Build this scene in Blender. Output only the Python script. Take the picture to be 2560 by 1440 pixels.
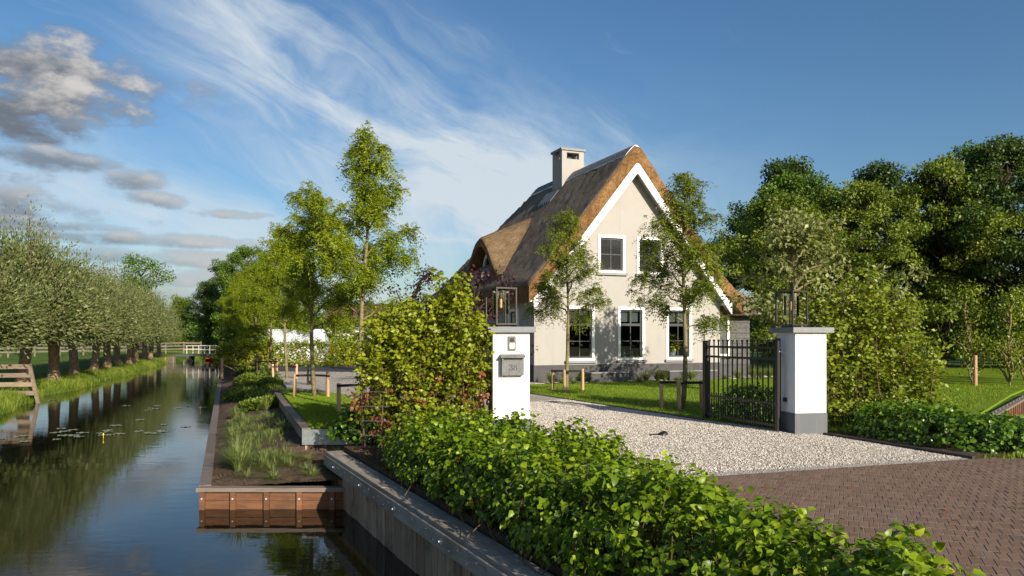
import bpy, bmesh, math, random
import numpy as np
from mathutils import Vector, Matrix
from mathutils.geometry import tessellate_polygon

R = math.radians
random.seed(7)
scene = bpy.context.scene
COL = scene.collection
for o in list(bpy.data.objects):
    bpy.data.objects.remove(o)

# ------------------------------------------------------------------ camera
cam_d = bpy.data.cameras.new('camera'); cam = bpy.data.objects.new('camera', cam_d); COL.objects.link(cam)
cam.location = (0, 0, 1.6); cam.rotation_euler = (R(90), 0, 0)
cam_d.sensor_width = 36; cam_d.lens = 26.72; cam_d.shift_y = 0.0461
cam_d.clip_start = 0.05; cam_d.clip_end = 3000
scene.camera = cam

# ------------------------------------------------------------------ sun
SUN_AZ = R(33)        # light travels away from the camera and to the left
SUN_EL = R(19)
to_sun = Vector((math.sin(SUN_AZ) * math.cos(SUN_EL), -math.cos(SUN_AZ) * math.cos(SUN_EL), math.sin(SUN_EL)))
sun_d = bpy.data.lights.new('sun', 'SUN'); sun = bpy.data.objects.new('sun', sun_d); COL.objects.link(sun)
sun.rotation_euler = to_sun.to_track_quat('Z', 'Y').to_euler()
sun_d.energy = 5.0; sun_d.angle = R(0.55); sun_d.color = (1.0, 0.905, 0.755)

# ------------------------------------------------------------------ sky
world = bpy.data.worlds.new('World'); scene.world = world; world.use_nodes = True
wn = world.node_tree; wn.nodes.clear()


class NB:
    """small helper that writes node graphs as expressions"""
    def __init__(s, tree): s.t = tree
    def node(s, typ, **kw):
        n = s.t.nodes.new(typ)
        for k, v in kw.items(): setattr(n, k, v)
        return n
    def put(s, sock, v):
        if hasattr(v, 'is_output') or isinstance(v, bpy.types.NodeSocket): s.t.links.new(v, sock)
        elif v is not None: sock.default_value = v
    def m(s, op, a, b=None, c=None, clamp=False):
        n = s.node('ShaderNodeMath', operation=op); n.use_clamp = clamp
        s.put(n.inputs[0], a)
        if b is not None: s.put(n.inputs[1], b)
        if c is not None: s.put(n.inputs[2], c)
        return n.outputs[0]
    def add(s, a, b): return s.m('ADD', a, b)
    def sub(s, a, b): return s.m('SUBTRACT', a, b)
    def mul(s, a, b): return s.m('MULTIPLY', a, b)
    def step(s, x, a, b):
        n = s.node('ShaderNodeMapRange', interpolation_type='SMOOTHSTEP')
        s.put(n.inputs[0], x); n.inputs[1].default_value = a; n.inputs[2].default_value = b
        return n.outputs[0]
    def mix(s, f, a, b, blend='MIX'):
        n = s.node('ShaderNodeMix', data_type='RGBA', blend_type=blend)
        s.put(n.inputs[0], f); s.put(n.inputs[6], a); s.put(n.inputs[7], b)
        return n.outputs[2]
    def comb(s, x, y, z):
        n = s.node('ShaderNodeCombineXYZ')
        s.put(n.inputs[0], x); s.put(n.inputs[1], y); s.put(n.inputs[2], z)
        return n.outputs[0]
    def noise(s, vec, scale, detail=4, rough=0.55, dist=0.0):
        n = s.node('ShaderNodeTexNoise')
        if vec is not None: s.put(n.inputs['Vector'], vec)
        n.inputs['Scale'].default_value = scale; n.inputs['Detail'].default_value = detail
        n.inputs['Roughness'].default_value = rough; n.inputs['Distortion'].default_value = dist
        return n.outputs[0]
    def ramp(s, f, stops):
        n = s.node('ShaderNodeValToRGB'); e = n.color_ramp.elements
        while len(e) < len(stops): e.new(0.5)
        for i, (p, c) in enumerate(stops):
            e[i].position = p; e[i].color = (c[0], c[1], c[2], 1)
        s.put(n.inputs[0], f)
        return n.outputs[0]


def build_sky():
    b = NB(wn)
    sky = b.node('ShaderNodeTexSky', sky_type='NISHITA')
    sky.sun_disc = False; sky.sun_elevation = SUN_EL
    sky.sun_rotation = math.pi - SUN_AZ
    sky.air_density = 1.0; sky.dust_density = 1.2; sky.ozone_density = 3.0; sky.altitude = 0
    tc = b.node('ShaderNodeTexCoord')
    sep = b.node('ShaderNodeSeparateXYZ'); wn.links.new(tc.outputs['Generated'], sep.inputs[0])
    X, Y, Z = sep.outputs
    # high cirrus: long combed fibres along one band of the sky
    t = b.sub(b.mul(X, .90), b.mul(Z, .436)); n = b.add(b.mul(X, .436), b.mul(Z, .90))
    warp = b.noise(b.comb(b.mul(t, 3.0), b.mul(n, 5.0), 0.0), 1.0, 3)
    n2 = b.add(n, b.mul(b.sub(warp, .5), .16))
    fib = b.noise(b.comb(b.mul(t, 3.2), b.mul(n2, 22.0), b.mul(Y, 1.0)), 1.0, 9, .62, .35)
    soft = b.noise(b.comb(b.mul(t, 4.0), b.mul(n2, 8.0), 3.0), 1.0, 6, .6, .6)
    dn = b.m('DIVIDE', b.sub(n, b.add(.172, b.mul(b.mul(b.add(t, .2), b.add(t, .2)), .25))), .085)
    band = b.m('EXPONENT', b.mul(b.mul(dn, dn), -1.0))
    band = b.mul(band, b.mul(b.step(t, -.62, -.40), b.sub(1.0, b.step(t, -.04, .16))))
    c1 = b.mul(b.step(b.add(b.mul(fib, .62), b.mul(soft, .5)), .40, .74), band)
    veil = b.mul(b.step(soft, .30, .72), b.mul(b.sub(1.0, b.step(Z, .10, .34)), b.sub(1.0, b.step(X, .05, .42))))
    wisps = b.mul(b.step(fib, .56, .82), b.mul(b.sub(1.0, b.step(X, .0, .35)), .35))
    cir = b.m('MINIMUM', b.add(b.add(b.mul(c1, 1.15), b.mul(veil, .75)), wisps), .93)
    # low cumulus: puffs given by direction, broken up by noise
    wob = b.noise(b.comb(b.mul(X, 1.0), b.mul(Y, .5), b.mul(Z, 1.7)), 9.0, 7, .58, .2)
    wob2 = b.noise(b.comb(X, Y, b.mul(Z, 2.0)), 26.0, 5, .6)
    def puff(px, py, rx, rz, k=1.0):
        dx, dz = (px - 1280) / 1900.0, (838 - py) / 1900.0
        L = math.sqrt(dx * dx + 1 + dz * dz); cx, cz = dx / L, dz / L
        ex = b.mul(b.sub(X, cx), 1900.0 / rx); ez = b.mul(b.sub(Z, cz), 1900.0 / rz)
        d2 = b.add(b.mul(ex, ex), b.mul(ez, ez))
        core = b.add(b.sub(1.0, d2), b.add(b.mul(b.sub(wob, .5), 3.0), b.mul(b.sub(wob2, .5), 2.4)))
        return b.mul(b.step(core, -.1, 1.1), k), ez
    dens = None; shade = None
    for args in ((70, 170, 300, 92, .95), (190, 255, 170, 58, .97), (20, 265, 200, 80, .95), (260, 190, 170, 50, .8), (120, 395, 140, 26, .75), (345, 452, 60, 30, .8), (385, 497, 66, 22, .8),
                 (585, 536, 82, 15, .75), (60, 560, 190, 18, .7), (360, 600, 260, 20, .75), (420, 645, 320, 26, .7), (300, 690, 460, 30, .6),
                 (470, 735, 240, 18, .5), (-500, 480, 420, 60, .8), (-900, 300, 380, 90, .8), (3300, 560, 420, 50, .6)):
        p, ez = puff(*args)
        lit = b.mul(p, b.step(b.add(b.add(ez, b.mul(b.sub(X, -.475), 8.0)), b.mul(b.sub(wob2, .5), 2.6)), -.55, .95))
        dens = p if dens is None else b.m('MAXIMUM', dens, p)
        shade = lit if shade is None else b.m('MAXIMUM', shade, lit)
    K = 7.9
    skyc = sky.outputs[0]
    # a little more depth in the blue, as the photograph's print has
    hs = b.node('ShaderNodeHueSaturation'); hs.inputs['Saturation'].default_value = 1.16; wn.links.new(skyc, hs.inputs['Color'])
    col = b.mix(cir, hs.outputs[0], (.70 * K, .78 * K, .84 * K, 1))
    cum = b.mix(shade, (.17 * K, .185 * K, .215 * K, 1), (.70 * K, .67 * K, .64 * K, 1))
    col = b.mix(dens, col, cum)
    bg = b.node('ShaderNodeBackground'); wn.links.new(col, bg.inputs[0]); bg.inputs[1].default_value = 0.082
    out = b.node('ShaderNodeOutputWorld'); wn.links.new(bg.outputs[0], out.inputs[0])


build_sky()
scene.view_settings.view_transform = 'Standard'; scene.view_settings.look = 'None'
scene.view_settings.exposure = 0.55; scene.view_settings.gamma = 1.0
scene.render.engine = 'CYCLES'
scene.cycles.max_bounces = 6; scene.cycles.transparent_max_bounces = 12
scene.cycles.use_denoising = True

# ------------------------------------------------------------------ materials
MATS = {}


def new_mat(name):
    m = bpy.data.materials.new(name); m.use_nodes = True
    nt = m.node_tree; nt.nodes.clear()
    return m, NB(nt)


def finish(m, b, shader, disp=None):
    o = b.node('ShaderNodeOutputMaterial'); b.t.links.new(shader, o.inputs[0])
    return m


def principled(b, color, rough=.6, spec=.4, metal=0.0, bump=None, bump_d=.01, bump_s=.6, **kw):
    p = b.node('ShaderNodeBsdfPrincipled')
    b.put(p.inputs['Base Color'], color if not isinstance(color, tuple) else (color + (1,))[:4])
    b.put(p.inputs['Roughness'], rough); b.put(p.inputs['Specular IOR Level'], spec); b.put(p.inputs['Metallic'], metal)
    for k, v in kw.items(): b.put(p.inputs[k], v)
    if bump is not None:
        n = b.node('ShaderNodeBump'); n.inputs['Strength'].default_value = bump_s; n.inputs['Distance'].default_value = bump_d
        b.put(n.inputs['Height'], bump); b.t.links.new(n.outputs[0], p.inputs['Normal'])
    return p.outputs[0]


def objco(b, scale=(1, 1, 1), kind='Object', rot=(0, 0, 0)):
    tc = b.node('ShaderNodeTexCoord'); mp = b.node('ShaderNodeMapping')
    mp.inputs['Scale'].default_value = scale; mp.inputs['Rotation'].default_value = rot
    b.t.links.new(tc.outputs[kind], mp.inputs[0])
    return mp.outputs[0]


def worldco(b, scale=(1, 1, 1), rot=(0, 0, 0)):
    g = b.node('ShaderNodeNewGeometry'); mp = b.node('ShaderNodeMapping')
    mp.inputs['Scale'].default_value = scale; mp.inputs['Rotation'].default_value = rot
    b.t.links.new(g.outputs['Position'], mp.inputs[0])
    return mp.outputs[0]


def obj_random(b):
    n = b.node('ShaderNodeObjectInfo'); return n.outputs['Random']


def plain(name, c, rough=.6, spec=.4, metal=0.0, var=.25, scale=6.0, bump=.0):
    m, b = new_mat(name)
    v = worldco(b)
    n1 = b.noise(v, scale, 6, .6)
    lo = tuple(x * (1 - var) for x in c); hi = tuple(min(1, x * (1 + var * .6)) for x in c)
    col = b.ramp(n1, [(.3, lo), (.7, hi)])
    MATS[name] = finish(m, b, principled(b, col, rough, spec, metal, bump=b.noise(v, scale * 9, 4) if bump else None, bump_d=bump))
    return MATS[name]


def render_mat(name, c, stain, amt):
    m, b = new_mat(name)
    n1 = b.noise(worldco(b), 1.1, 6, .6); st = b.noise(worldco(b, (7, 7, .55)), 1.0, 6, .7); sp = b.noise(worldco(b), 16, 5, .7)
    col = b.ramp(n1, [(.3, tuple(x * .92 for x in c)), (.7, c)])
    col = b.mix(b.mul(b.step(st, .52, .78), amt), col, stain + (1,))
    col = b.mix(b.mul(b.step(sp, .60, .80), amt * .6), col, stain + (1,))
    MATS[name] = finish(m, b, principled(b, col, .85, .15, bump=b.noise(worldco(b), 40, 5, .7), bump_d=.004))


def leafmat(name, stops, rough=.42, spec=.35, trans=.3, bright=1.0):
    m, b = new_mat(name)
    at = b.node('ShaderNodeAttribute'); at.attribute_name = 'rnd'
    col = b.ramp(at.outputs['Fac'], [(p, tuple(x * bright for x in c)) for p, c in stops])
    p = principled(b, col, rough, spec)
    tr = b.node('ShaderNodeBsdfTranslucent')
    tcol = b.mix(1.0, col, (1.25, 1.15, .45, 1), 'MULTIPLY'); b.t.links.new(tcol, tr.inputs[0])
    mx = b.node('ShaderNodeMixShader'); mx.inputs[0].default_value = trans
    b.t.links.new(p, mx.inputs[1]); b.t.links.new(tr.outputs[0], mx.inputs[2])
    MATS[name] = finish(m, b, mx.outputs[0])
    return MATS[name]


def woodmat(name, c1, c2, grain=(2, 2, 30), rough=.7, kind='Object', bump=.004, stain=None):
    m, b = new_mat(name)
    v = objco(b, grain, kind)
    rn = obj_random(b)
    off = b.node('ShaderNodeVectorMath', operation='ADD'); b.t.links.new(v, off.inputs[0]); b.t.links.new(b.comb(b.mul(rn, 37.0), b.mul(rn, 19.0), b.mul(rn, 53.0)), off.inputs[1])
    g = b.noise(off.outputs[0], 1.0, 7, .65, .8)
    col = b.ramp(g, [(.28, c1), (.72, c2)])
    col = b.mix(b.mul(rn, .45), col, tuple(x * .5 for x in c1) + (1,))
    if stain:
        w = b.noise(worldco(b, (1.5, 1.5, 1.5)), 1.3, 5, .65)
        col = b.mix(b.step(w, .5, .72), col, stain + (1,))
    MATS[name] = finish(m, b, principled(b, col, rough, .3, bump=g, bump_d=bump))
    return MATS[name]


render_mat('pillar_white', (.82, .81, .78), (.56, .53, .47), .35)
render_mat('stucco', (.375, .354, .328), (.25, .225, .195), .40)
plain('plinth_dark', (.075, .073, .075), .75, .25, var=.2, scale=3, bump=.002)
render_mat('pillar_plinth', (.14, .148, .158), (.24, .22, .19), .55)
plain('blue_stone', (.20, .212, .22), .55, .35, var=.15, scale=8, bump=.001)
plain('slate_box', (.15, .153, .152), .5, .4, var=.3, scale=14, bump=.001)
plain('number_paint', (.012, .012, .012), .5, .4)
plain('steel', (.62, .62, .62), .45, .5, .3, var=.1)
plain('galvanised', (.36, .40, .40), .42, .5, .75, var=.25, scale=9)
plain('black_metal', (.022, .02, .018), .38, .5, 0.0, var=.2)
plain('lantern_metal', (.10, .088, .075), .4, .5, .7, var=.2)
plain('white_paint', (.80, .79, .77), .5, .35, var=.05)
plain('rail_white', (.48, .46, .42), .6, .3, var=.15)
plain('dark_sash', (.045, .046, .045), .4, .45, var=.1)
plain('grey_sill', (.25, .255, .255), .6, .3, var=.15)
plain('ridge_tile', (.055, .052, .052), .6, .3, var=.3)
plain('ridge_mortar', (.70, .68, .64), .8, .2, var=.12)
plain('interior', (.022, .022, .022), .8, .2)
plain('curtain', (.30, .33, .36), .8, .2)
plain('asphalt', (.085, .078, .075), .85, .2, var=.2, scale=3, bump=.004)
plain('strap', (.012, .012, .012), .6, .3, var=.2)
plain('boat_red', (.33, .075, .035), .5, .4)
plain('white_sheet', (.62, .66, .70), .45, .4, var=.04)
plain('bulb', (.75, .42, .18), .3, .5)
plain('pot', (.6, .6, .58), .6, .3)
plain('vase_glass', (.10, .28, .26), .2, .5)
plain('lane_edge', (.05, .048, .045), .6, .3)
plain('rock', (.03, .03, .032), .7, .3)
plain('dark_board', (.10, .10, .095), .75, .25, var=.4, scale=10)
plain('roof_far', (.12, .06, .045), .8, .2)
plain('wall_far', (.5, .47, .43), .8, .2)
plain('canal_mud', (.03, .026, .018), .95, .1)
plain('lily_pad', (.20, .22, .13), .35, .5, var=.25, scale=3)
plain('lily_bloom', (.75, .55, .03), .6, .3)
plain('bark_young', (.20, .17, .085), .85, .15, var=.45, scale=16, bump=.004)
plain('bark_dark', (.06, .045, .032), .9, .12, var=.4, scale=10, bump=.008)
plain('bark_willow', (.30, .21, .125), .9, .12, var=.5, scale=9, bump=.03)
plain('twig', (.13, .085, .05), .85, .15, var=.3)
woodmat('stake_wood', (.42, .25, .13), (.62, .42, .25), (9, 9, 2))
woodmat('plank_grey', (.21, .13, .078), (.55, .40, .27), (11, 11, 1.2), stain=(.14, .098, .066))
woodmat('beam_grey', (.21, .175, .138), (.50, .435, .36), (1.6, 14, 14), stain=(.23, .18, .135))
woodmat('board_red', (.12, .052, .026), (.25, .115, .058), (1.8, 14, 14), stain=(.10, .05, .028))
woodmat('cap_wood', (.14, .108, .085), (.27, .22, .18), (1.6, 12, 12))
woodmat('fence_wood', (.20, .15, .11), (.38, .30, .22), (1.6, 12, 12))
woodmat('pale_fence', (.16, .125, .095), (.30, .25, .20), (1.6, 12, 12))

# foliage
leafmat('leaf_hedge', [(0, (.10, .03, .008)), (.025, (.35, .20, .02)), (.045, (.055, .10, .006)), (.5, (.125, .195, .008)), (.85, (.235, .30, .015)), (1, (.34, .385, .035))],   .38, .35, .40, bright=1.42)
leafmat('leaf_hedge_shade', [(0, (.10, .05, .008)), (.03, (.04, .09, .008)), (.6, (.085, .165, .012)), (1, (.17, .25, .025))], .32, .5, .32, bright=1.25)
leafmat('leaf_beech', [(0, (.17, .062, .022)), (.13, (.28, .115, .045)), (.15, (.10, .14, .008)), (.5, (.21, .25, .012)), (.85, (.32, .35, .02)), (1, (.42, .44, .045))], .40, .4, .40, bright=1.15)
leafmat('leaf_hornbeam', [(0, (.07, .11, .008)), (.5, (.17, .225, .016)), (1, (.32, .36, .045))], .42, .38, .36, bright=1.1)
leafmat('leaf_locust', [(0, (.085, .125, .006)), (.5, (.185, .235, .010)), (1, (.32, .35, .02))], .5, .3, .42, bright=1.3)
leafmat('leaf_locust_house', [(0, (.06, .088, .008)), (.5, (.13, .165, .012)), (1, (.23, .26, .025))], .5, .3, .38, bright=1.25)
leafmat('leaf_willow', [(0, (.05, .07, .02)), (.5, (.135, .165, .05)), (1, (.32, .35, .15))], .45, .35, .22)
leafmat('leaf_oak', [(0, (.022, .05, .006)), (.5, (.058, .105, .010)), (1, (.12, .175, .02))], .45, .35, .25, bright=1.65)
leafmat('leaf_olive', [(0, (.04, .065, .008)), (.5, (.095, .130, .014)), (1, (.19, .22, .03))], .45, .35, .28, bright=1.6)
leafmat('leaf_dark', [(0, (.014, .028, .006)), (.5, (.032, .055, .010)), (1, (.068, .098, .018))], .45, .35, .25, bright=1.95)
leafmat('leaf_pale', [(0, (.10, .12, .03)), (.5, (.21, .235, .075)), (1, (.40, .42, .19))], .45, .35, .32, bright=1.1)
leafmat('leaf_lime', [(0, (.06, .10, .006)), (.5, (.15, .21, .012)), (1, (.26, .31, .03))], .45, .35, .38)
leafmat('leaf_burgundy', [(0, (.018, .006, .009)), (.6, (.05, .014, .018)), (1, (.12, .035, .035))], .45, .35, .25)
leafmat('leaf_cover', [(0, (.03, .05, .006)), (.6, (.065, .10, .010)), (1, (.14, .175, .02))], .45, .35, .25, bright=1.6)
leafmat('grass_bank', [(0, (.07, .12, .010)), (.6, (.165, .23, .02)), (1, (.32, .34, .07))], .55, .25, .3)
leafmat('grass_lawn', [(0, (.09, .16, .007)), (.6, (.165, .25, .012)), (1, (.25, .31, .025))], .55, .25, .25)
leafmat('grass_tuft', [(0, (.045, .075, .018)), (.55, (.11, .145, .04)), (.8, (.22, .22, .08)), (1, (.40, .30, .13))], .55, .25, .3, bright=1.6)


def thatch_mat(name, c1, c2, c3, patch=.0):
    m, b = new_mat(name)
    v = objco(b, (3.2, 11, 3.2)); g = b.noise(v, 1.0, 9, .78, .5)
    h = b.noise(objco(b, (16, 34, 16)), 1.0, 5, .75)
    big = b.noise(objco(b, (.7, .5, .7)), 1.0, 5, .6)
    col = b.ramp(b.add(b.mul(g, .55), b.mul(h, .45)), [(.36, c1), (.5, c2), (.64, c3)])
    col = b.mix(b.mul(b.step(big, .35, .7), .45), col, tuple(x * .75 for x in c1) + (1,))
    MATS[name] = finish(m, b, principled(b, col, .9, .1, bump=b.add(b.mul(g, .7), b.mul(h, .6)), bump_d=.12, bump_s=1.0))


thatch_mat('thatch', (.105, .082, .063), (.25, .195, .148), (.46, .37, .28))
thatch_mat('thatch_edge', (.09, .045, .018), (.27, .145, .06), (.46, .29, .14))
thatch_mat('thatch_sunlit', (.11, .072, .038), (.26, .175, .095), (.44, .315, .18))  # dormer thatch: its sunlit tan is put into the colour


def ground_mats():
    m, b = new_mat('lawn'); v = worldco(b)
    a = b.noise(v, 1.1, 6, .65); f = b.noise(v, 60, 4, .7)
    col = b.ramp(b.add(b.mul(a, .5), b.mul(f, .5)), [(.3, (.085, .14, .008)), (.5, (.15, .225, .012)), (.7, (.23, .29, .02))])
    MATS['lawn'] = finish(m, b, principled(b, col, .8, .15, bump=f, bump_d=.03))
    m, b = new_mat('meadow'); v = worldco(b)
    a = b.noise(v, .35, 6, .65); f = b.noise(v, 25, 5, .7)
    col = b.ramp(b.add(b.mul(a, .5), b.mul(f, .5)), [(.3, (.04, .075, .009)), (.5, (.085, .14, .016)), (.72, (.15, .20, .035))])
    MATS['meadow'] = finish(m, b, principled(b, col, .85, .15, bump=f, bump_d=.08))
    m, b = new_mat('soil'); v = worldco(b)
    a = b.noise(v, 4, 7, .7); f = b.noise(v, 45, 6, .75)
    col = b.ramp(b.add(b.mul(a, .4), b.mul(f, .6)), [(.32, (.045, .030, .020)), (.52, (.13, .092, .064)), (.75, (.28, .21, .15))])
    MATS['soil'] = finish(m, b, principled(b, col, .95, .1, bump=f, bump_d=.05, bump_s=1.0))
    m, b = new_mat('gravel'); v = worldco(b)
    vo = b.node('ShaderNodeTexVoronoi'); vo.inputs['Scale'].default_value = 55; b.t.links.new(v, vo.inputs['Vector'])
    sep = b.node('ShaderNodeSeparateColor'); b.t.links.new(vo.outputs['Color'], sep.inputs[0])
    col = b.ramp(sep.outputs[0], [(0, (.22, .185, .15)), (.2, (.43, .38, .32)), (.7, (.60, .54, .465)), (1, (.74, .69, .62))])
    big = b.noise(v, .8, 4); col = b.mix(b.mul(b.step(big, .4, .7), .25), col, (.36, .31, .26, 1))
    col = b.mix(b.step(vo.outputs['Distance'], .55, .95), col, (.16, .135, .11, 1))
    MATS['gravel'] = finish(m, b, principled(b, col, .9, .2, bump=b.sub(1.0, vo.outputs['Distance']), bump_d=.022, bump_s=.8))
    m, b = new_mat('stone'); at = b.node('ShaderNodeAttribute'); at.attribute_name = 'rnd'
    col = b.ramp(at.outputs['Fac'], [(0, (.14, .12, .10)), (.15, (.40, .35, .295)), (.6, (.60, .54, .47)), (1, (.77, .72, .65))])
    MATS['stone'] = finish(m, b, principled(b, col, .9, .2))
    m, b = new_mat('paver'); v = worldco(b); rn = obj_random(b)
    at = b.node('ShaderNodeAttribute'); at.attribute_name = 'rnd'
    k = b.m('FRACT', b.add(rn, at.outputs['Fac']))
    base = b.ramp(k, [(0, (.172, .105, .070)), (.5, (.20, .124, .082)), (.92, (.225, .145, .096)), (1, (.145, .10, .076))])
    f = b.noise(v, 30, 6, .7); g = b.noise(v, 1.1, 5, .6)
    col = b.mix(b.mul(b.step(f, .45, .75), .35), base, (.27, .205, .165, 1))
    col = b.mix(b.mul(b.step(g, .45, .75), .35), col, (.23, .178, .145, 1))
    MATS['paver'] = finish(m, b, principled(b, col, .82, .25, bump=f, bump_d=.006))
    m, b = new_mat('joint_sand'); v = worldco(b); f = b.noise(v, 70, 5, .7)
    MATS['joint_sand'] = finish(m, b, principled(b, b.ramp(f, [(.3, (.15, .11, .085)), (.7, (.40, .31, .245))]), .95, .1, bump=f, bump_d=.006))
    # still canal water with faint ripples
    m, b = new_mat('water')
    r1 = b.noise(worldco(b, (1.0, 2.2, 1)), 1.6, 3, .5); r2 = b.noise(worldco(b, (1.0, 3.0, 1)), 9.0, 3, .5)
    calm = b.noise(worldco(b), .10, 3, .5)
    h = b.add(b.mul(r1, .6), b.mul(r2, b.mul(b.step(calm, .35, .65), .30)))
    MATS['water'] = finish(m, b, principled(b, (.008, .0085, .004), .012, .5, IOR=1.33, bump=h, bump_d=.03, bump_s=.10))
    # window glass and clear lantern glass
    for nm, tint, rough in (('window_glass', (.45, .50, .48, 1), .01), ('clear_glass', (.93, .94, .93, 1), .02)):
        m, b = new_mat(nm)
        fr = b.node('ShaderNodeFresnel'); fr.inputs[0].default_value = 1.5
        tr = b.node('ShaderNodeBsdfTransparent'); tr.inputs[0].default_value = tint
        gl = b.node('ShaderNodeBsdfGlossy'); gl.inputs['Roughness'].default_value = rough
        mx = b.node('ShaderNodeMixShader'); b.t.links.new(b.m('MULTIPLY', fr.outputs[0], 2.0, clamp=True), mx.inputs[0])
        b.t.links.new(tr.outputs[0], mx.inputs[1]); b.t.links.new(gl.outputs[0], mx.inputs[2])
        MATS[nm] = finish(m, b, mx.outputs[0])


ground_mats()

# ------------------------------------------------------------------ mesh helpers


def link(name, me, mat=None, parent=None, smooth=False):
    o = bpy.data.objects.new(name, me); COL.objects.link(o)
    if mat and not me.materials: me.materials.append(MATS[mat])
    if parent: o.parent = parent
    if smooth and len(me.polygons):
        me.polygons.foreach_set('use_smooth', np.ones(len(me.polygons), bool))
    return o


def tag(o, label=None, cat=None, group=None, kind=None):
    if label: o['label'] = label
    if cat: o['category'] = cat
    if group: o['group'] = group
    if kind: o['kind'] = kind
    return o


def empty(name, loc=(0, 0, 0), rz=0.0, parent=None):
    o = bpy.data.objects.new(name, None); COL.objects.link(o)
    o.location = loc; o.rotation_euler = (0, 0, rz); o.empty_display_size = .1
    if parent: o.parent = parent
    return o


def copy_tree(o, parent=None):
    c = o.copy(); COL.objects.link(c); c.parent = parent
    for ch in list(o.children): copy_tree(ch, c)
    return c


class MB:
    """collects simple solids and links them as ONE mesh"""
    def __init__(s): s.v = []; s.f = []
    def raw(s, v, f):
        k = len(s.v); s.v += [tuple(p) for p in v]; s.f += [tuple(i + k for i in q) for q in f]; return s
    def box(s, x0, x1, y0, y1, z0, z1, ch=0.0):
        if ch:
            c = ch; vv = []
            for z, e in ((z0, 0), (z1 - c, 0), (z1, c)):
                vv += [(x0 + e, y0 + e, z), (x1 - e, y0 + e, z), (x1 - e, y1 - e, z), (x0 + e, y1 - e, z)]
            ff = [(3, 2, 1, 0), (8, 9, 10, 11)]
            for r in (0, 4):
                for i in range(4): ff.append((r + i, r + (i + 1) % 4, r + 4 + (i + 1) % 4, r + 4 + i))
            return s.raw(vv, ff)
        v = [(x0, y0, z0), (x1, y0, z0), (x1, y1, z0), (x0, y1, z0), (x0, y0, z1), (x1, y0, z1), (x1, y1, z1), (x0, y1, z1)]
        return s.raw(v, [(3, 2, 1, 0), (4, 5, 6, 7), (0, 1, 5, 4), (1, 2, 6, 5), (2, 3, 7, 6), (3, 0, 4, 7)])
    def bar(s, p, q, w, h, up=(0, 0, 1)):
        """box beam from p to q, w wide, h tall"""
        p, q = Vector(p), Vector(q); d = (q - p).normalized(); u = Vector(up)
        if abs(d.dot(u)) > .98: u = Vector((0, 1, 0))
        sd = d.cross(u).normalized(); u = sd.cross(d).normalized()
        v = []
        for e in (p, q):
            for a, c in ((-1, -1), (1, -1), (1, 1), (-1, 1)): v.append(e + sd * (a * w / 2) + u * (c * h / 2))
        return s.raw(v, [(3, 2, 1, 0), (4, 5, 6, 7), (0, 1, 5, 4), (1, 2, 6, 5), (2, 3, 7, 6), (3, 0, 4, 7)])
    def tube(s, pts, rad, n=8, cap=True):
        pts = [Vector(p) for p in pts]; k = len(s.v); m = len(pts)
        if not hasattr(rad, '__len__'): rad = [rad] * m
        ref = Vector((1, 0, 0))
        for i, p in enumerate(pts):
            d = (pts[min(i + 1, m - 1)] - pts[max(i - 1, 0)]).normalized()
            a = d.cross(ref)
            if a.length < .1: a = d.cross(Vector((0, 1, 0)))
            a.normalize(); c = d.cross(a).normalized()
            for j in range(n):
                t = 2 * math.pi * j / n
                s.v.append(tuple(p + (a * math.cos(t) + c * math.sin(t)) * rad[i]))
        for i in range(m - 1):
            for j in range(n):
                s.f.append((k + i * n + j, k + i * n + (j + 1) % n, k + (i + 1) * n + (j + 1) % n, k + (i + 1) * n + j))
        if cap:
            s.f.append(tuple(k + j for j in reversed(range(n)))); s.f.append(tuple(k + (m - 1) * n + j for j in range(n)))
        return s
    def prism(s, loops, z0, z1, bottom=True):
        if not hasattr(loops[0][0], '__len__'): loops = [loops]
        flat = [p for l in loops for p in l]
        tris = tessellate_polygon([[Vector((p[0], p[1], 0)) for p in l] for l in loops])
        k = len(s.v); n = len(flat)
        s.v += [(p[0], p[1], z1) for p in flat] + [(p[0], p[1], z0) for p in flat]
        for t in tris:
            a, c, d = [Vector((flat[i][0], flat[i][1])) for i in t]
            if (c.x - a.x) * (d.y - a.y) - (c.y - a.y) * (d.x - a.x) < 0: t = (t[0], t[2], t[1])
            s.f.append(tuple(k + i for i in t))
            if bottom: s.f.append(tuple(k + n + i for i in reversed(t)))
        off = 0
        for l in loops:
            m = len(l)
            for i in range(m):
                a, c = off + i, off + (i + 1) % m
                s.f.append((k + n + a, k + n + c, k + c, k + a))
            off += m
        return s
    def build(s, name, mat, parent=None, smooth=False, normals=False):
        me = bpy.data.meshes.new(name); me.from_pydata(s.v, [], s.f); me.update()
        if normals:
            bm = bmesh.new(); bm.from_mesh(me); bmesh.ops.recalc_face_normals(bm, faces=bm.faces); bm.to_mesh(me); bm.free()
        return link(name, me, mat, parent, smooth)


def np_mesh(name, V, F, rnd=None, smooth=False, flat=False):
    """V (n,3), F (m,k) all faces of equal size k"""
    V = np.asarray(V, np.float32); F = np.asarray(F, np.int32); m, k = F.shape
    me = bpy.data.meshes.new(name)
    me.vertices.add(len(V)); me.vertices.foreach_set('co', V.ravel())
    me.loops.add(m * k); me.loops.foreach_set('vertex_index', F.ravel())
    me.polygons.add(m); me.polygons.foreach_set('loop_start', np.arange(0, m * k, k, dtype=np.int32))
    me.polygons.foreach_set('loop_total', np.full(m, k, np.int32))
    me.polygons.foreach_set('use_smooth', np.full(m, not flat, bool))
    if rnd is not None:
        a = me.attributes.new('rnd', 'FLOAT', 'POINT'); a.data.foreach_set('value', np.asarray(rnd, np.float32))
    me.update(calc_edges=True); me.validate()
    return me


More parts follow.
